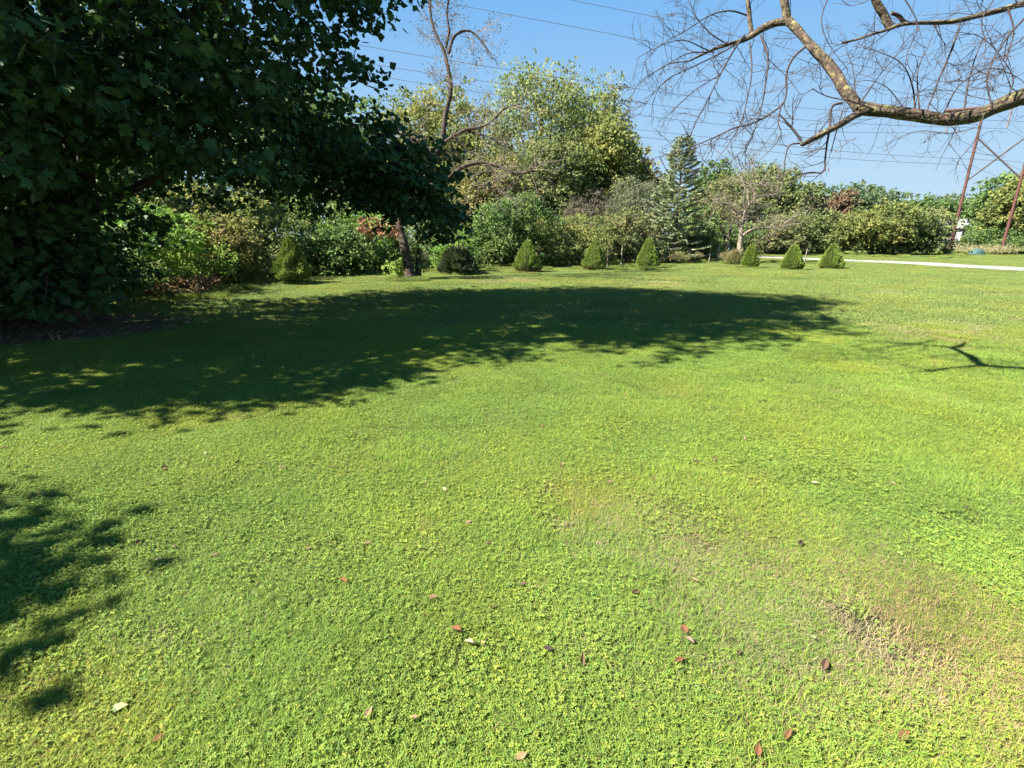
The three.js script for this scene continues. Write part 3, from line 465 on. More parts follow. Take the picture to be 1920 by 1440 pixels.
{ // small maple beyond the left edge of the picture: its shadow lies in the near corner of the lawn
  const lobes = [{ c: [0.2, 4.2, 0], r: [1.8, 1.5, 1.4] }, { c: [1.6, 4.5, -0.3], r: [1.1, 0.8, 0.9] }, { c: [-0.9, 4.8, 0.2], r: [1.3, 1.2, 1.0] }, { c: [0.4, 3.3, -0.5], r: [1.3, 0.9, 1.0] }];
  broadleaf('maple_tree', 'smaller maple just outside the picture beside the lawn, throwing shade on the near corner', 'tree', -9.1, -0.25, { seed: 41, lobes, h: 5.8, w: 3.6, base: 2.4, trunk: 0.14, n: 17000, leaf: 0.15, aspect: 0.85, clump: 0.36, pal: PAL.maple, strays: 0.03, gap: 0.06, mat: M.waxy, limbEvery: 1 });
}

// ---------------------------------------------------------------- bare tree that reaches in over the lawn from the right
{
  const O = [6.9, 0, -4.7], t = thing('bare_tree', 'nearly leafless tree with lichened limbs reaching in over the lawn, upper corner', 'tree', O), J = (p) => local(p, O), N = overhangPaths;
  mesh('trunk', tube([[0.1, -0.1, 0], [0.12, 0.9, 0], [0, 2.0, 0], J(N.L1[0])[0], [0.2, 4.2, -0.1], [0.5, 6.2, 0.1]].map((p, k) => k === 3 ? [0.05, 2.9, 0] : p), 0.26, 0.09, { sides: 12, rough: 0.14, flare: 0.5, seg: 20 }), B.lichen, t);
  const from = { L1: [0.05, 2.75, 0], L2: [0.15, 3.6, -0.05] };
  for (const k in N) { const p = J(N[k][0]); if (from[k]) { p.shift(); p[0] = [lerp(from[k][0], p[0][0], 0.6), lerp(from[k][1], p[0][1], 0.55), lerp(from[k][2], p[0][2], 0.6)]; p.unshift(from[k]); } mesh(k === 'L2b' ? 'stub' : k.length > 2 || k[0] === 'K' ? 'branch' : 'limb', tube(p, N[k][1], N[k][2], { sides: 9, rough: 0.22, seg: p.length * 6, seed: k.length * 3 }), B.lichen, t); }
  const parts = [], paths = [];
  for (const [p, a, b] of hangingTwigs) { const q = J(p); parts.push(tube(q, a, b, { sides: 5, rough: 0.2, seg: q.length * 3 })); paths.push([q, 0.125, Math.max(0.0022, a * 0.42), 0.32]); }
  for (const g of parts) mesh('twig', g, B.twig, t);
  for (const [k, e, l] of [['K2', 0.1, 0.5], ['K1', 0.16, 0.4], ['L1a', 0.2, 0.38], ['L1', 0.17, 0.5], ['L2', 0.16, 0.45], ['K3', 0.12, 0.4], ['L1b', 0.25, 0.22], ['L2a', 0.14, 0.4]]) paths.push([J(N[k][0]), e, 0.0045, l]);
  const tw = twigs(paths, { seed: 9, bend: 0.85, lift: -0.02, forks: 2, spread: 1.0 });
  mesh('twig_spray', tw.geo, B.twig, t).userData.kind = 'stuff';
  const r = rng(8), L = new Leaves(); // the few withered leaves left on the twigs
  for (const [p, d] of tw.tips) if (r() < 0.035) L.leaf(p, d.clone().setY(d.y - 0.8).normalize(), unit(r), 0.03 + 0.02 * r(), 0.018, [0.11, 0.05, 0.035]);
  mesh('withered_foliage', L.geo(), M.dead, t).userData.kind = 'stuff';
}

// ---------------------------------------------------------------- half-bare trees standing on the lawn
function openTree(name, label, paths, O, { bark, twigMat, seed, every, len, leaf, share, pal, skip = [], r0 = 0.012, lift = 0.12, forks = 2, size = 0.07 }) {
  const t = thing(name, label, 'tree', O), P = []; let k = 0;
  for (const n in paths) { const p = local(paths[n][0], O); mesh(n === 'trunk' ? 'trunk' : 'branch', tube(p, paths[n][1], paths[n][2], { sides: n === 'trunk' ? 10 : 7, rough: 0.14, seg: p.length * 4, flare: n === 'trunk' ? 0.35 : 0, seed: k++ }), bark, t); if (!skip.includes(n)) P.push([p, every, r0, len]); }
  const tw = twigs(P, { seed, bend: 0.6, lift, forks, spread: 1, start: 0.2 });
  mesh('twig_spray', tw.geo, twigMat, t).userData.kind = 'stuff';
  const r = rng(seed + 1), L = new Leaves(), n = V();
  for (const [p, d] of tw.tips) for (let j = 0; j < leaf; j++) if (r() < share) { const c = mixc(pal[Math.floor(r() * (pal.length - 1))], pal[1 + Math.floor(r() * (pal.length - 1))], r()); L.leaf(p.clone().add(unit(r).multiplyScalar(0.16 * r())), unit(r, n).add(d).setY(n.y - 0.3).normalize(), unit(r).setY(0.8).normalize(), size * (0.7 + 0.7 * r()), size * 0.55, c); }
  mesh('crown', L.geo(), M.leaf, t).userData.kind = 'stuff';
  return t;
}
{
  const O = [-3.69, 0, -18.17];
  const t = openTree('fruit_tree', 'tall half-bare fruit tree with dark leaning trunk behind the maple bough', leaningPaths, O, { bark: B.dark, twigMat: B.paleTwig, seed: 51, every: 0.12, len: 1.0, leaf: 3, share: 0.85, pal: [[0.1, 0.075, 0.06], [0.14, 0.11, 0.075], [0.1, 0.12, 0.045]], skip: ['trunk', 'stem'], size: 0.075, r0: 0.01 });
  const r = rng(52), L = new Leaves(); // ivy-like dark shoots that cloak the second stem
  foliage(L, [{ c: [0.45, 1.4, -0.35], r: [0.32, 1.3, 0.3] }, { c: [0.6, 2.3, -0.3], r: [0.5, 0.8, 0.4] }], { n: 1400, leaf: 0.1, per: 14, clump: 0.15, pal: PAL.green, seed: 53, gap: 0.05 });
  mesh('stem_foliage', L.geo(), M.leaf, t).userData.kind = 'stuff';
  const D = new Leaves(); // dead orange-brown spray hanging at the trunk's bend
  foliage(D, [{ c: [-0.75, 1.85, 0.15], r: [0.42, 0.26, 0.25] }, { c: [-1.3, 1.95, 0.1], r: [0.32, 0.35, 0.25] }, { c: [-0.45, 1.75, 0.2], r: [0.2, 0.2, 0.2] }], { n: 760, leaf: 0.13, aspect: 0.4, per: 12, clump: 0.13, pal: [[0.2, 0.09, 0.05], [0.31, 0.15, 0.09], [0.36, 0.23, 0.15]], seed: 54, gap: 0.05, droop: 1 });
  tag(mesh('dead_foliage', D.geo(), M.dead, t), 'spray of dead orange-brown leaves').userData.kind = 'stuff';
  mesh('branch', tube([[-0.4, 1.9, 0], [-0.8, 2.05, 0.1], [-1.4, 2.1, 0.1]], 0.04, 0.01, { sides: 6 }), B.grey, t);
}
openTree('crab_apple', 'spreading crab apple with pale bark between the small cone-shaped spruces', palePaths, [12.46, 0, -27.99], { bark: B.pale, twigMat: B.paleTwig, seed: 61, every: 0.12, len: 0.95, leaf: 4, share: 0.9, pal: [[0.11, 0.125, 0.055], [0.15, 0.165, 0.075], [0.17, 0.14, 0.085]], skip: ['trunk', 'up3'], size: 0.1, r0: 0.012 });
openTree('crab_apple', 'smaller dark-stemmed tree just behind the pale crab apple', darkPaths, [11.93 + 0.9, 0, -34.1], { bark: B.dark, twigMat: B.twig, seed: 62, every: 0.2, len: 0.7, leaf: 3, share: 0.8, pal: PAL.olive, skip: ['trunk'], size: 0.1 });

// ---------------------------------------------------------------- cone-shaped dwarf spruces
function coneSpruce(label, x, z, h, w, o = {}) {
  const t = thing('dwarf_spruce', label, 'spruce', [x, ground(x, z), z], 'dwarf spruces along the far edge of the lawn'), r = rng(o.seed), L = new Leaves(), b = V(), d = V(), n = V(), base = o.base ?? 0.05, pal = o.pal || [[0.14, 0.21, 0.035], [0.19, 0.27, 0.045], [0.27, 0.34, 0.065]];
  const prof = (k) => Math.pow(1 - k, o.pow ?? 1.0) * (1 - 0.45 * Math.exp(-k * 16));
  for (let k = 0; k < (o.n || 8500); k++) {
    const s = 1 - Math.sqrt(1 - r() * 0.985), a = r() * 6.283, puff = 1 + (o.puff ?? 0.14) * n3(Math.cos(a) * 1.7 + o.seed, s * h * 2.6, Math.sin(a) * 1.7) + 0.06 * n3(Math.cos(a) * 5, s * h * 8, Math.sin(a) * 5 + o.seed), q = prof(s) * w * 0.56 * puff * lerp(0.72, 1, Math.sqrt(r()));
    b.set(Math.cos(a) * q, base + s * (h - base), Math.sin(a) * q); d.set(Math.cos(a) + gauss(r) * 0.5, 0.5 + 0.9 * s + gauss(r) * 0.4, Math.sin(a) + gauss(r) * 0.5).normalize();
    unit(r, n); n.sub(d.clone().multiplyScalar(n.dot(d))).normalize();
    const c = s < (o.brown || 0) * (1 + n3(b.x * 5, b.y * 5, b.z * 5 + o.seed)) ? [0.16 * (0.6 + 0.8 * r()), 0.11, 0.055] : mixc(pal[Math.floor(r() * 2)], pal[2], r() * 0.8); L.leaf(b, d, n, (o.len || 0.075) * (0.6 + 0.8 * r()), o.wid || 0.028, c);
  }
  mesh('trunk', tube([[0, -0.05, 0], [0, h * 0.9, 0]], 0.04 + 0.015 * h, 0.008, { sides: 6 }), B.dark, t);
  const core = new THREE.LatheGeometry([0, 0.1, 0.25, 0.5, 0.75, 0.96].map((k) => new THREE.Vector2(Math.max(0.01, prof(k) * w / 2 * 0.66), base + 0.02 + k * (h - base))), 14);
  mesh('inner_twigs', core, o.core || std(0.05, 0.06, 0.02, 1, { side: THREE.DoubleSide }), t).userData.kind = 'stuff';
  mesh('needles', L.geo(), M.needle, t).userData.kind = 'stuff';
  t.rotation.z = gauss(r) * 0.03; t.rotation.y = r() * 6.28;
  return t;
}
coneSpruce('tallest dwarf spruce, shaggy with a bare foot, nearest the bushes under the maple', -7.33, -16.97, 1.72, 1.1, { seed: 71, puff: 0.36, base: 0.16, n: 9000, len: 0.1, wid: 0.035, pow: 1.05, pal: [[0.13, 0.19, 0.04], [0.18, 0.25, 0.05], [0.26, 0.32, 0.08]] });
coneSpruce('low dark shaggy spruce without a pointed top, beside the leaning fruit tree', -2.2, -20.9, 1.2, 1.25, { seed: 72, puff: 0.5, pow: 0.55, n: 7000, len: 0.15, wid: 0.035, pal: [[0.03, 0.05, 0.022], [0.04, 0.065, 0.028], [0.085, 0.11, 0.04]] });
coneSpruce('dwarf spruce in front of the dark shrub, first of the row of neat cones', 0.67, -22.7, 1.52, 1.22, { seed: 73, puff: 0.26, pow: 0.95, brown: 0.09 });
coneSpruce('dwarf spruce in front of the yellow-green thicket, second of the neat cones', 3.87, -24.1, 1.5, 1.18, { seed: 74, puff: 0.18, brown: 0.07 });
coneSpruce('slim dwarf spruce just in front of the tall blue spruce', 6.63, -24.9, 1.58, 1.08, { seed: 75, pow: 0.9 });
coneSpruce('dwarf spruce half hidden by the pale crab apple trunk', 11.8, -25.3, 1.25, 0.78, { seed: 76, pow: 0.85 });
coneSpruce('dwarf spruce by the start of the driveway, second from the right end of the row', 13.25, -24.1, 1.3, 1.0, { seed: 77, puff: 0.1, pow: 0.9 });
coneSpruce('last dwarf spruce of the row, next to the driveway', 15.7, -25.1, 1.34, 1.14, { seed: 78, pow: 1.1, puff: 0.22, brown: 0.03 });

{ // the tall blue spruce
  const x = 9.6, z = -30.5, h = 6.85, t = thing('blue_spruce', 'tall grey-green blue spruce with tiered drooping boughs', 'spruce', [x, ground(x, z), z]), r = rng(81), L = new Leaves(), d = V(), n = V(), b = V();
  mesh('trunk', tube([[0, -0.1, 0], [0.03, 3, 0], [0, h - 0.1, 0]], 0.14, 0.015, { sides: 8, rough: 0.1 }), B.grey, t);
  const bough = [];
  for (let y = 0.55; y < h - 0.15; y += lerp(0.36, 0.17, y / h)) {
    const k = y / h, m = Math.round(lerp(9, 5, k)), ph = r() * 6.28;
    for (let j = 0; j < m; j++) {
      const a = ph + j / m * 6.283 + gauss(r) * 0.3, len = (0.18 + 1.95 * Math.pow(1 - k, 0.8)) * (0.65 + 0.5 * r()), ca = Math.cos(a), sa = Math.sin(a), rise = lerp(-0.22, 0.55, k) + gauss(r) * 0.08, path = [0, 0.35, 0.7, 1].map((s) => V(ca * len * s, y + len * (rise * s + 0.16 * s * s * s), sa * len * s));
      bough.push(tube(path, 0.016 + 0.012 * (1 - k), 0.004, { sides: 4, seg: 5 }));
      const c = new THREE.CatmullRomCurve3(path), cnt = Math.round(30 + len * 92), tone = 0.4 + 0.3 * r();
      for (let q = 0; q < cnt; q++) {
        const s = 0.12 + 0.88 * Math.sqrt(r()), p = c.getPointAt(Math.min(1, s)), side = (r() < 0.5 ? -1 : 1) * (0.3 + 0.7 * r()), sl = len * 0.34 * (1.12 - s) * r();
        b.set(p.x - sa * side * sl, p.y - 0.1 * sl - 0.04 * r(), p.z + ca * side * sl); d.set(ca - sa * side * 0.9 + gauss(r) * 0.3, 0.12 - 0.5 * r() * r(), sa + ca * side * 0.9 + gauss(r) * 0.3).normalize(); n.set(gauss(r) * 0.9, 1, gauss(r) * 0.9); n.sub(d.clone().multiplyScalar(n.dot(d))).normalize();
        const e = clamp(tone + 0.5 * gauss(r)) * 2, ci = Math.min(1, Math.floor(e)); L.leaf(b, d, n, 0.17 + 0.13 * r(), 0.065, mixc(PAL.blue[ci], PAL.blue[ci + 1], e - ci));
      }
    }
  }
  mesh('bough', mergeGeometries(bough), B.grey, t).userData.kind = 'stuff';
  mesh('needles', L.geo(), M.needle, t).userData.kind = 'stuff';
}

// ---------------------------------------------------------------- trees and thickets behind the lawn
broadleaf('poplar_tree', 'tall pale yellow-green tree rising highest in the middle against the sky', 'tree', 2.2, -41, { seed: 101, h: 14.2, w: 10.5, base: 2.5, count: 24, size: 0.32, n: 27000, leaf: 0.22, clump: 0.55, per: 16, pal: PAL.pale, gap: 0.3, top: 0.78, shell: 0.3, bark: B.grey });
broadleaf('poplar_tree', 'second pale tree top with a reddish tuft, right of the tallest one', 'tree', 6.4, -43, { seed: 102, h: 13.2, w: 6.5, base: 3, count: 17, size: 0.34, n: 17100, leaf: 0.22, clump: 0.5, per: 16, pal: PAL.pale, gap: 0.3, top: 0.8, shell: 0.3, bark: B.grey });
broadleaf('maple_tree', 'fresh green rounded tree in front of the pale tall trees', 'tree', 6.3, -37.5, { seed: 103, h: 9.7, w: 5.8, base: 1.2, count: 14, size: 0.42, n: 19800, leaf: 0.25, clump: 0.42, per: 20, pal: PAL.yellowGreen, gap: 0.17 });
broadleaf('broadleaf_tree', 'green tree seen through the bare limbs of the leaning fruit tree', 'tree', -5.2, -35, { seed: 104, h: 10.6, w: 8, base: 1.2, count: 16, size: 0.42, n: 23400, leaf: 0.23, clump: 0.45, per: 20, pal: PAL.yellowGreen, gap: 0.15 });
broadleaf('broadleaf_tree', 'olive tree with orange-tinged lower crown behind the fruit tree limb', 'tree', -1.2, -31.5, { seed: 105, h: 6.4, w: 6.2, base: 0.6, count: 14, size: 0.44, n: 18000, leaf: 0.22, clump: 0.38, per: 20, pal: PAL.orange, gap: 0.14 });
broadleaf('broadleaf_tree', 'olive-green tree filling the gap below the pale tall tree', 'tree', 2.6, -35, { seed: 106, h: 8.0, w: 6.5, base: 0.8, count: 14, size: 0.42, n: 18000, leaf: 0.23, clump: 0.42, per: 20, pal: PAL.olive, gap: 0.15 });
broadleaf('broadleaf_tree', 'small yellow-brown tree between the fresh green tree and the blue spruce', 'tree', 9.6, -41, { seed: 107, h: 7.5, w: 4.0, base: 1, count: 10, size: 0.45, n: 10800, leaf: 0.26, clump: 0.36, per: 20, pal: [[0.12, 0.12, 0.04], [0.19, 0.16, 0.06], [0.23, 0.15, 0.08]], gap: 0.17 });
broadleaf('willow_tree', 'grey-green feathery tree left of the blue spruce', 'tree', 7.8, -33.4, { seed: 108, h: 5.0, w: 3.6, base: 0.4, count: 10, size: 0.5, n: 14400, leaf: 0.20, aspect: 0.25, clump: 0.3, per: 22, pal: PAL.willow, gap: 0.07, droop: 0.7 });
broadleaf('yellow_tree', 'yellowing tree top peeping out left of the blue spruce', 'tree', 12.8, -52, { seed: 109, h: 7.6, w: 6.5, base: 1, count: 10, size: 0.48, n: 10800, leaf: 0.31, clump: 0.45, per: 20, pal: PAL.yellowGreen, gap: 0.10 });
broadleaf('broadleaf_tree', 'dark green round tree behind the tip of the blue spruce', 'tree', 22.5, -58, { seed: 110, h: 8.8, w: 6.5, base: 1, count: 12, size: 0.48, n: 14400, leaf: 0.34, clump: 0.5, per: 20, pal: PAL.green, gap: 0.07 });
broadleaf('broadleaf_tree', 'rusty green tree behind the crab apple, left half', 'tree', 18.6, -46, { seed: 111, h: 6.3, w: 6.5, base: 0.8, count: 12, size: 0.46, n: 14400, leaf: 0.29, clump: 0.42, per: 20, pal: PAL.rust, gap: 0.13 });
broadleaf('broadleaf_tree', 'tall olive tree behind the crab apple, right half', 'tree', 26.5, -54, { seed: 112, h: 8.2, w: 9, base: 1, count: 13, size: 0.46, n: 15300, leaf: 0.33, clump: 0.5, per: 20, pal: PAL.olive, gap: 0.10 });
broadleaf('red_tree', 'reddish tree turning to autumn beyond the driveway', 'tree', 33.4, -54, { seed: 113, h: 5.9, w: 4.2, base: 0.8, count: 9, size: 0.5, n: 9000, leaf: 0.29, clump: 0.36, per: 20, pal: PAL.red, gap: 0.08 });
broadleaf('purple_tree', 'brownish-purple tree left of the reddish one', 'tree', 29, -53, { seed: 114, h: 5.2, w: 5, base: 0.6, count: 9, size: 0.5, n: 9400, leaf: 0.29, clump: 0.4, per: 20, pal: [[0.1, 0.085, 0.05], [0.13, 0.1, 0.065], [0.11, 0.12, 0.055]], gap: 0.08 });
{ // the far treeline
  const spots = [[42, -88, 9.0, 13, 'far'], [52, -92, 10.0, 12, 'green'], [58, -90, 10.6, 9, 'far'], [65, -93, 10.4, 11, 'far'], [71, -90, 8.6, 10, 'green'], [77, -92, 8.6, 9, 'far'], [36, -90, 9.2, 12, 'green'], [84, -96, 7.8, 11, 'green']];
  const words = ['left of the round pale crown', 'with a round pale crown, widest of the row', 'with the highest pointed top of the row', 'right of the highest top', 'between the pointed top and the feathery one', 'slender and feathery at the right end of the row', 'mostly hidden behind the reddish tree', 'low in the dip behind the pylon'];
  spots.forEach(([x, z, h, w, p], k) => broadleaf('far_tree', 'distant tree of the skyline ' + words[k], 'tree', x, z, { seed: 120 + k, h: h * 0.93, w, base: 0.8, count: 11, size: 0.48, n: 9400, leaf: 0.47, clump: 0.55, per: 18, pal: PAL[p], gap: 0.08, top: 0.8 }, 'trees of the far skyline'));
}
broadleaf('broadleaf_tree', 'dark green tree right behind the nearer pylon leg', 'tree', 48.3, -51, { seed: 131, h: 6.9, w: 6.4, base: 0.5, count: 13, size: 0.48, n: 18000, leaf: 0.31, clump: 0.45, per: 20, pal: PAL.green, gap: 0.08 });
broadleaf('yellow_tree', 'yellow-green tree at the right edge beside the pylon', 'tree', 46.5, -47.5, { seed: 132, h: 7.0, w: 5.8, base: 0.4, count: 13, size: 0.46, n: 16200, leaf: 0.29, clump: 0.42, per: 20, pal: PAL.yellowGreen, gap: 0.10 });
broadleaf('broadleaf_tree', 'green tree cut by the right edge of the picture behind the pylon', 'tree', 53, -47, { seed: 133, h: 6.5, w: 7, base: 0.5, count: 11, size: 0.48, n: 11700, leaf: 0.31, clump: 0.45, per: 20, pal: PAL.green, gap: 0.08 });
for (const [x, z, h, w, seed, words] of [[-15.5, -21, 9, 8, 141, 'dark tree behind the maple crown, toward the bushes'], [-19.5, -15.5, 8.5, 8, 142, 'dark tree behind the maple at the edge of the picture'], [-21, -25, 11, 10, 143, 'taller dark tree farthest back behind the maple'], [-9.5, -28, 8.5, 7, 144, 'dark tree above the hedge behind the maple'], [-16, -33, 9, 9, 145, 'dark tree filling the gap behind the maple trunk'], [-15.2, -8.0, 7.5, 6, 148, 'big dark tree at the left edge shading the ground under the maple'], [-27, -24, 9, 9, 146, 'dark tree farthest out at the edge behind the maple'], [-3.5, -43, 9.5, 8, 147, 'dark tree behind the green tree and the fruit tree']])
  broadleaf('broadleaf_tree', words, 'tree', x, z, { seed, h, w, base: 0.3, count: 15, size: 0.46, n: 16200, leaf: 0.26, clump: 0.42, per: 20, pal: PAL.green, gap: 0.07 }, 'dark trees behind the maple');

// shrubs, left to right
const S = (name, label, x, z, o) => shrub(name, label, 'shrub', x, z, o);
S('weed_shrub', 'bright green leafy shrub catching the sun below the maple', -10.2, -14.5, { seed: 201, h: 2.3, w: 3.6, n: 11700, leaf: 0.12, clump: 0.17, per: 16, pal: PAL.bright });
S('bramble_shrub', 'yellowish tangled shrub right of the bright green one', -10.1, -17.3, { seed: 202, h: 2.1, w: 3.1, n: 12200, leaf: 0.11, clump: 0.16, per: 16, pal: [[0.12, 0.14, 0.03], [0.2, 0.2, 0.05], [0.28, 0.22, 0.08]] });
S('tall_shrub', 'taller olive shrub behind the sunny bushes under the maple', -11.2, -19.5, { seed: 203, h: 3.3, w: 5.8, n: 15300, leaf: 0.15, clump: 0.22, per: 18, pal: PAL.yellowGreen });
S('dense_shrub', 'dark shrub pressed close behind the maple trunk', -10.4, -11.4, { seed: 228, h: 1.9, w: 3.4, n: 7000, leaf: 0.14, clump: 0.2, per: 18, pal: PAL.green });
S('dense_shrub', 'low dark shrub at the very left edge of the picture', -12.2, -10.2, { seed: 229, h: 2.2, w: 3.6, n: 7000, leaf: 0.14, clump: 0.2, per: 18, pal: PAL.green });
S('dense_shrub', 'dark shrub in deep shade at the left end', -13.6, -14.6, { seed: 204, h: 2.8, w: 4.7, n: 11700, leaf: 0.15, clump: 0.22, per: 18, pal: PAL.green });
S('dense_shrub', 'dark green shrub right behind the shaggy dwarf spruce', -7.4, -21.2, { seed: 205, h: 2.0, w: 3.4, n: 10800, leaf: 0.14, clump: 0.18, per: 16, pal: PAL.green });
S('yellow_shrub', 'yellow-green shrub between the shaggy spruce and the dead orange leaves', -6.6, -23.6, { seed: 206, h: 2.6, w: 3.4, n: 10800, leaf: 0.14, clump: 0.18, per: 16, pal: PAL.bright });
S('brush_shrub', 'brownish-green brush under the dead orange leaves', -4.9, -24.6, { seed: 207, h: 2.2, w: 3.8, n: 11700, leaf: 0.12, aspect: 0.35, clump: 0.18, per: 16, pal: PAL.olive });
S('weed_shrub', 'light green weeds just right of the leaning trunk', -2.6, -22.2, { seed: 208, h: 1.75, w: 1.9, n: 5800, leaf: 0.10, clump: 0.14, per: 14, pal: PAL.bright });
S('weed_shrub', 'small weeds at the foot of the leaning trunk', -4.15, -18.8, { seed: 209, h: 0.75, w: 1.0, n: 1600, leaf: 0.09, clump: 0.1, per: 12, pal: PAL.bright });
S('dense_shrub', 'big dark green shrub behind the first neat spruce cone', -0.5, -26.6, { seed: 210, h: 3.6, w: 4.7, n: 17100, leaf: 0.15, clump: 0.22, per: 18, pal: PAL.green });
S('leafy_shrub', 'yellow-green thicket of drooping leaflets behind the second neat cone', 3.0, -27.8, { seed: 211, h: 2.6, w: 5.2, n: 17100, leaf: 0.16, aspect: 0.35, clump: 0.2, per: 18, pal: PAL.yellowGreen, droop: 0.7 });
S('rusty_shrub', 'rust-tinged thicket between the thicket and the blue spruce', 6.3, -29.2, { seed: 212, h: 3.0, w: 3.8, n: 13500, leaf: 0.14, clump: 0.2, per: 18, pal: PAL.rust });
S('rusty_shrub', 'grey-brown twiggy shrub rising behind the yellow-green thicket', 4.2, -31, { seed: 213, h: 4.1, w: 3.8, n: 9400, leaf: 0.12, aspect: 0.3, clump: 0.25, per: 16, pal: [[0.12, 0.1, 0.075], [0.17, 0.14, 0.1], [0.15, 0.14, 0.07]], stems: 9 });
S('leafy_shrub', 'bright small bush between the blue spruce and the crab apple', 11.6, -32, { seed: 214, h: 1.9, w: 2.5, n: 7600, leaf: 0.15, clump: 0.18, per: 16, pal: PAL.yellowGreen });
S('dense_shrub', 'dark thicket right behind the foot of the blue spruce', 12.2, -36.5, { seed: 230, h: 3.2, w: 5.2, n: 9500, leaf: 0.17, clump: 0.22, per: 18, pal: PAL.green });
S('leafy_shrub', 'olive thicket behind the willow and the blue spruce', 9.6, -38.5, { seed: 231, h: 3.6, w: 4.7, n: 8500, leaf: 0.17, clump: 0.24, per: 18, pal: PAL.olive });
S('dense_shrub', 'dark bush in shade behind the dark-stemmed tree', 15.6, -38.5, { seed: 215, h: 2.2, w: 4.3, n: 9900, leaf: 0.18, clump: 0.22, per: 16, pal: PAL.green });
S('rusty_shrub', 'rust-brown thicket beyond the driveway, right of the crab apple', 21.4, -43.2, { seed: 216, h: 3.2, w: 6.3, n: 14400, leaf: 0.18, clump: 0.24, per: 18, pal: PAL.rust });
S('leafy_shrub', 'green and brown bush over the last dwarf spruce', 25.4, -44.5, { seed: 217, h: 3.5, w: 5.2, n: 12600, leaf: 0.19, clump: 0.26, per: 18, pal: PAL.olive });
S('big_shrub', 'large rounded shrub with yellow flecks beyond the driveway', 29.4, -42.2, { seed: 218, h: 3.7, w: 6.0, n: 18900, leaf: 0.20, clump: 0.28, per: 18, pal: PAL.yellowGreen });
S('big_shrub', 'brownish-green shrub joined to the large rounded one', 32.6, -42.4, { seed: 219, h: 3.7, w: 5.2, n: 16200, leaf: 0.20, clump: 0.28, per: 18, pal: PAL.olive });
S('dead_shrub', 'pinkish-grey dead shrub in front of the white house', 45.2, -55.5, { seed: 220, h: 3.6, w: 2.9, n: 2700, leaf: 0.18, aspect: 0.15, clump: 0.3, per: 14, pal: [[0.2, 0.15, 0.13], [0.27, 0.2, 0.18], [0.2, 0.17, 0.14]], stems: 14, bark: B.pale });
S('leafy_shrub', 'green bush at the foot of the nearer pylon leg', 44.3, -47.2, { seed: 221, h: 2.3, w: 4.5, n: 10800, leaf: 0.19, clump: 0.24, per: 18, pal: PAL.green });
S('leafy_shrub', 'low green bush between the two pylon legs', 43.4, -44.0, { seed: 222, h: 1.5, w: 3.6, n: 8100, leaf: 0.18, clump: 0.2, per: 16, pal: PAL.green });
S('tall_weed', 'strip of pale flowering weeds left of the pylon', 39.5, -49, { seed: 223, h: 0.85, w: 6.2, n: 7200, leaf: 0.16, aspect: 0.25, clump: 0.2, per: 16, pal: [[0.14, 0.17, 0.04], [0.22, 0.22, 0.07], [0.32, 0.28, 0.12]], droop: -0.6 });
S('tall_weed', 'tuft of pale weeds beside the low teal mound', 40.2, -43.2, { seed: 224, h: 0.7, w: 4.7, n: 5800, leaf: 0.15, aspect: 0.25, clump: 0.2, per: 16, pal: [[0.16, 0.18, 0.05], [0.28, 0.26, 0.12], [0.4, 0.36, 0.22]], droop: -0.6 });
S('tall_weed', 'dry tall grass tuft at the foot of the pale crab apple', 12.0, -27.6, { seed: 225, h: 0.75, w: 1.0, n: 2300, leaf: 0.20, aspect: 0.12, clump: 0.12, per: 12, pal: [[0.16, 0.16, 0.06], [0.24, 0.2, 0.09], [0.12, 0.16, 0.04]], droop: -1 });
S('tall_weed', 'tall grass along the posts under the blue spruce', 9.4, -29.6, { seed: 226, h: 0.6, w: 2.9, n: 4700, leaf: 0.18, aspect: 0.12, clump: 0.16, per: 14, pal: [[0.13, 0.16, 0.05], [0.2, 0.2, 0.07], [0.24, 0.21, 0.1]], droop: -1 });
S('dry_fern', 'rust-red dead ferns at the foot of the bright green shrub', -9.0, -13.7, { seed: 227, h: 0.55, w: 1.9, n: 2300, leaf: 0.15, aspect: 0.25, clump: 0.13, per: 12, pal: [[0.13, 0.07, 0.04], [0.2, 0.12, 0.06], [0.13, 0.13, 0.04]] });

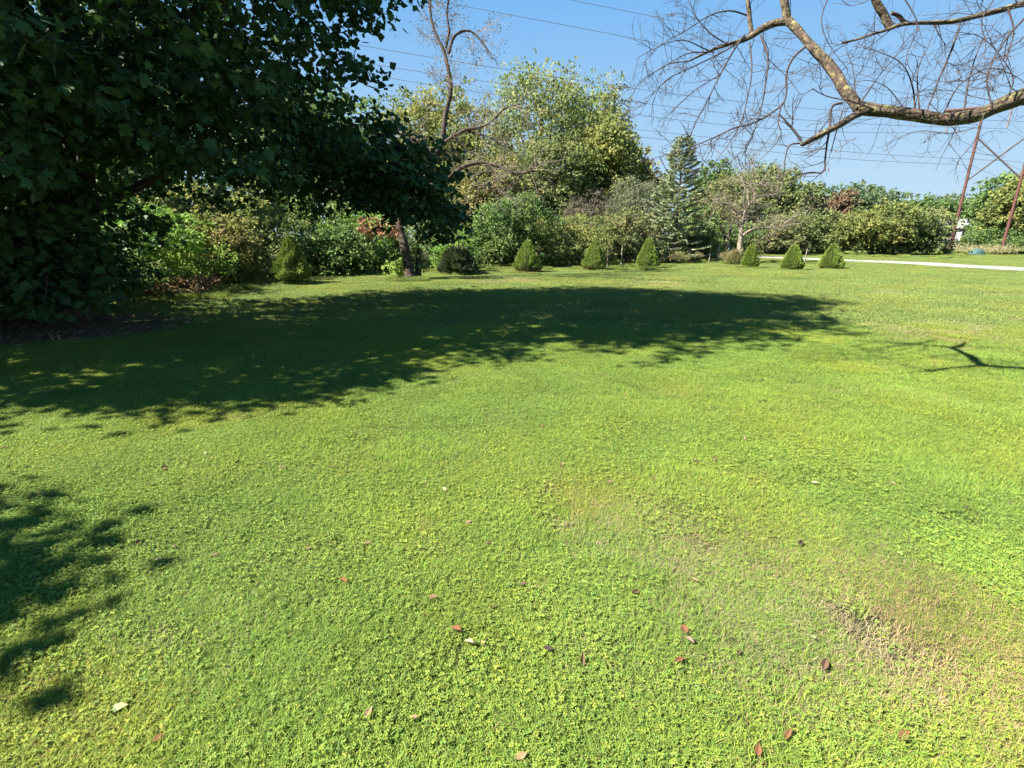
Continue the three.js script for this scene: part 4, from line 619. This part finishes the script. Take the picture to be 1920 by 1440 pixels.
// ---------------------------------------------------------------- pylon and power lines
{
  const a = [38.0, 0, -44.6], b = [41.0, 0, -43.0], H = 11.5, rust = (() => { const map = texture(128, 128, (u, v) => { const t = 1 + 0.25 * wrapn(u, v, 9, 3) + 0.15 * wrapn(u, v, 30, 6); return [0.33 * t, 0.205 * t, 0.175 * t]; }); return new THREE.MeshStandardMaterial({ map, roughness: 0.85 }); })();
  const steel = std(0.06, 0.045, 0.045, 0.8), t = thing('pylon', 'rusty twin-leg steel power pylon at the right edge', 'pylon', a), D = [b[0] - a[0], b[2] - a[2]], at = (s, y) => [D[0] * s, y, D[1] * s];
  for (const s of [0, 1]) {
    const leg = mesh('leg', tube([at(s, -0.2), at(s, H * 0.5), at(s, H)], 0.115, 0.095, { sides: 12, seg: 8 }), rust, t);
    for (let y = 0.9; y < H - 0.3; y += 0.75) mesh('step_bolt', new THREE.CylinderGeometry(0.014, 0.014, 0.5, 6).rotateZ(Math.PI / 2).translate(D[0] * s, y, D[1] * s), steel, leg);
  }
  for (const [s0, y0, s1, y1] of [[0, 9.2, 1, 5.9], [0, 5.9, 1, 9.4]]) mesh('brace', tube([at(s0, y0), at(s1, y1)], 0.06, 0.06, { sides: 6, seg: 2 }), steel, t);
  mesh('cross_arm', tube([at(-0.75, H - 0.12), at(0.5, H - 0.1), at(1.75, H - 0.12)], 0.11, 0.11, { sides: 8, seg: 6 }), rust, t);
  const wire = std(0.1, 0.1, 0.11, 0.5);
  for (const s of [-0.62, 0.5, 1.62]) mesh('insulator', tube([at(s, H - 0.2), at(s, H - 1.75)], 0.06, 0.06, { sides: 6, seg: 3 }), std(0.16, 0.13, 0.12, 0.4), t);
  const P = (s, y) => [a[0] + D[0] * s, y, a[2] + D[1] * s];
  const lines = [ // left end, sag point, tower, right end
    ['highest power line, passing above the tall pale tree top', [-45, 22.5, -33], [8.6, 13.9, -37.9], P(0, H + 0.05), [80, 10, -72]],
    ['power line leaving through the top edge of the picture', [-20, 21.5, -37], [11.2, 15.8, -40.2], P(1, H + 0.05), [80, 10, -66]],
    ['power line running across the front of the tall pale tree', [-45, 18.3, -31.5], [11.1, 10.55, -37.2], P(1.62, H - 1.8), [84, 6, -60]],
    ['second power line below the one crossing the tall tree', [-45, 17.5, -33.2], [11.8, 9.95, -38.2], P(0.5, H - 1.8), [84, 6, -66]],
    ['third power line below the one crossing the tall tree', [-45, 17.5, -35], [12.5, 9.6, -40.3], P(-0.62, H - 1.8), [84, 6, -72]],
    ['lower power line of the close pair near the treetops', [-45, 14.5, -35.5], [12.6, 8.2, -40.3], P(0.02, 7.1), [84, 4, -70]],
    ['upper power line of the close pair near the treetops', [-45, 15, -34.3], [12.3, 8.5, -39.3], P(0.9, 7.2), [84, 4, -64]],
  ];
  for (const [label, l, m, p, q] of lines) {
    const c = new THREE.CatmullRomCurve3([V(...l), V(lerp(l[0], m[0], 0.5), lerp(l[1], m[1], 0.5) - 0.7, lerp(l[2], m[2], 0.5)), V(...m), V(lerp(m[0], p[0], 0.5), lerp(m[1], p[1], 0.5) - 0.28, lerp(m[2], p[2], 0.5)), V(...p)]).getPoints(40);
    const d = new THREE.CatmullRomCurve3([V(...p), V(lerp(p[0], q[0], 0.5), lerp(p[1], q[1], 0.5) - 1, lerp(p[2], q[2], 0.5)), V(...q)]).getPoints(10);
    const line = thing('power_line', label, 'wire', p, 'power lines strung to the pylon');
    mesh('span', tube(local(c.map((v) => v.toArray()), p), 0.014, 0.014, { sides: 4, seg: 60 }), wire, line); mesh('span', tube(local(d.map((v) => v.toArray()), p), 0.012, 0.012, { sides: 4, seg: 12 }), wire, line);
  }
}

// ---------------------------------------------------------------- houses in the distance
function house(label, x, z, turn, { w, d, h, roof, wall, roofCol, windows, door }) {
  const t = thing('house', label, 'house', [x, 0, z]); t.rotation.y = turn;
  const wm = std(...wall, 0.85), rm = std(...roofCol, 0.9), glass = std(0.05, 0.06, 0.07, 0.15), trim = std(0.75, 0.75, 0.73, 0.7);
  const s = new THREE.Shape(); s.moveTo(-d / 2, 0); s.lineTo(d / 2, 0); s.lineTo(d / 2, h); s.lineTo(0, h + roof); s.lineTo(-d / 2, h);
  mesh('wall', new THREE.ExtrudeGeometry(s, { depth: w, bevelEnabled: false }).rotateY(Math.PI / 2).translate(-w / 2, 0, 0), wm, t);
  const sl = Math.hypot(d / 2, roof) + 0.35;
  for (const k of [-1, 1]) mesh('roof', new THREE.BoxGeometry(w + 0.5, 0.12, sl).rotateX(k * Math.atan2(roof, d / 2)).translate(0, h + roof / 2 + 0.02, k * d / 4 + k * 0.06), rm, t);
  for (let y = 0.35; y < h; y += 0.3) mesh('siding_board', new THREE.BoxGeometry(w - 0.02, 0.27, 0.03).translate(0, y, d / 2 + 0.014), wm, t);
  for (const [wx, wy, ww, wh] of windows) { const f = mesh('window', new THREE.BoxGeometry(ww + 0.16, wh + 0.16, 0.06).translate(wx, wy, d / 2 + 0.05), trim, t); mesh('pane', new THREE.BoxGeometry(ww, wh, 0.03).translate(wx, wy, d / 2 + 0.08), glass, f); }
  if (door) { const q = mesh('door', new THREE.BoxGeometry(0.95, 2.05, 0.06).translate(door, 1.03, d / 2 + 0.05), std(0.25, 0.26, 0.28, 0.6), t); mesh('handle', new THREE.BoxGeometry(0.05, 0.12, 0.05).translate(door + 0.35, 1, d / 2 + 0.1), trim, q); }
  return t;
}
house('white house with grey siding glimpsed left of the pylon', 49.2, -60, -0.35, { w: 6, d: 6, h: 2.3, roof: 1.0, wall: [0.4, 0.4, 0.41], roofCol: [0.3, 0.3, 0.31], windows: [[-1.9, 1.3, 0.8, 1.0], [1.7, 1.3, 1.2, 0.8]], door: 0.1 });
house('long pale house glimpsed behind the crab apple', 23.5, -50, -0.1, { w: 8, d: 6, h: 2.3, roof: 1.0, wall: [0.72, 0.71, 0.72], roofCol: [0.1, 0.095, 0.1], windows: [[-3.6, 1.5, 1.2, 1], [-0.6, 1.5, 1.2, 1], [3.4, 1.5, 1.2, 1]], door: 1.6 });

// ---------------------------------------------------------------- small things along the far edge
function post(label, x, z, h, tone, lean) {
  const t = thing('fence_post', label, 'post', [x, ground(x, z), z], 'thin posts along the thicket');
  mesh('shaft', tube([[0, -0.1, 0], [lean * 0.5, h * 0.5, 0], [lean, h, 0]], 0.035, 0.028, { sides: 6, seg: 4 }), tone, t); mesh('top', new THREE.ConeGeometry(0.036, 0.05, 6).translate(lean, h + 0.02, 0), tone, t);
}
const oldWood = std(0.2, 0.165, 0.12, 0.95), blueGrey = std(0.28, 0.34, 0.37, 0.6);
post('thin post below the dead orange leaves', -5.95, -22.2, 1.5, oldWood, 0.02);
post('thin post in the shade right of the first neat spruce cone', 2.25, -26.0, 1.1, oldWood, 0);
post('thin post touching the second neat spruce cone', 4.75, -25.4, 1.0, oldWood, 0.02);
post('pale thin post right of the second neat spruce cone', 5.75, -26.8, 1.05, std(0.3, 0.26, 0.2, 0.9), 0);
post('left one of the two close posts right of the blue spruce', 11.35, -29.4, 1.15, oldWood, 0.05);
post('right one of the two close posts right of the blue spruce', 11.85, -29.6, 1.05, std(0.27, 0.23, 0.18, 0.9), 0.08);
post('blue-grey thin post beside the dark-stemmed tree', 12.9, -30.6, 1.1, blueGrey, 0.02);
post('short thin post between the last two dwarf spruces', 14.9, -26, 0.9, oldWood, 0.05);
{
  const g = new THREE.SphereGeometry(1, 20, 12), p = g.attributes.position; for (let k = 0; k < p.count; k++) { const q = 1 + 0.12 * n3(p.getX(k) * 2, p.getY(k) * 2, p.getZ(k) * 2); p.setXYZ(k, p.getX(k) * 0.62 * q, Math.max(0, p.getY(k)) * 0.5 * q, p.getZ(k) * 0.4 * q); } g.computeVertexNormals();
  const t = thing('covered_mound', 'low teal covered mound in the grass between the pylon legs', 'mound', [38.0, ground(38, -41.9), -41.9]);
  mesh('cover', g, std(0.03, 0.075, 0.07, 0.7), t); mesh('rim', new THREE.TorusGeometry(0.55, 0.04, 6, 24).rotateX(Math.PI / 2).scale(1.05, 1, 0.7).translate(0, 0.04, 0), std(0.035, 0.1, 0.09, 0.7), t);
}

// ---------------------------------------------------------------- fallen leaves lying on the lawn
{
  const US = [0, 0.14, 0.34, 0.58, 0.82, 1], HW = [0.01, 0.2, 0.33, 0.31, 0.16, 0.01];
  function dryLeaf(x, z, s, turn, col, label, curl, tilt, fat = 1) {
    const L = new Leaves(), r = rng(Math.round(x * 91 + z * 577 + 5000)), twist = (r() - 0.5) * 0.8;
    US.forEach((u, k) => { const rise = 0.35 * curl * (u - 0.5) ** 2 * s, c = col.map((q) => q * (0.85 + 0.3 * r())), e = twist * (u - 0.5); for (const v of [-1, 0, 1]) { const w = HW[k] * s * fat * (0.85 + 0.3 * r()) * v; L.vert((u - 0.5) * s, rise + Math.abs(w) * curl * 0.9 + w * e + 0.03 * s * (r() - 0.5), w * (1 - 0.35 * curl), c); } });
    for (let k = 0; k < US.length - 1; k++) for (const j of [0, 1]) { const a = k * 3 + j; L.i.push(a, a + 1, a + 4, a, a + 4, a + 3); }
    const t = thing('fallen_leaf', label, 'leaf', [x, ground(x, z) + 0.042, z], 'fallen leaves on the lawn'); t.rotation.set(tilt, turn, tilt * 0.6);
    mesh('blade', L.geo(), M.dead, t); mesh('stalk', tube([[-0.5 * s, 0.01 * s, 0], [-0.68 * s, 0.02 * s, 0.03 * s], [-0.85 * s, 0.01 * s, 0.09 * s]], 0.0016, 0.001, { sides: 4, seg: 3 }), B.twig, t);
  }
  const tan = [0.25, 0.17, 0.095], rust = [0.16, 0.07, 0.033], brown = [0.11, 0.065, 0.042], pale = [0.3, 0.31, 0.16], pink = [0.2, 0.13, 0.088], dark = [0.05, 0.035, 0.03];
  for (const a of FALLEN) dryLeaf(...a.map((v, k) => k === 2 ? v * 0.68 : typeof v === 'string' && { tan, rust, brown, pale, pink, dark }[v] || v));
  const r = rng(303), tones = [['tan', tan], ['rust-brown', rust], ['nearly black', dark], ['pinkish', pink], ['plain brown', brown], ['pale yellowish', pale]];
  for (const [near, far, band] of [[-1.5, -2.3, 'by the bottom edge'], [-2.5, -4, 'amid the near lawn'], [-4.4, -7, 'toward the wide shadow']]) for (const [side, u] of [['left', -0.62], ['centre', 0], ['right', 0.62]]) for (const [word, col] of tones) {
    const z = lerp(near, far, r()), x = (u + (r() - 0.5) * 0.5) * -z;
    dryLeaf(x, z, 0.026 + 0.028 * r(), r() * 6.28, col, `small ${word} dry leaf ${band}, ${side} part`, 0.3 + 0.7 * r(), gauss(r) * 0.3);
  }
}

scene.traverse((o) => { if (o.isMesh) o.castShadow = o.receiveShadow = true; });
renderer.render(scene, camera);
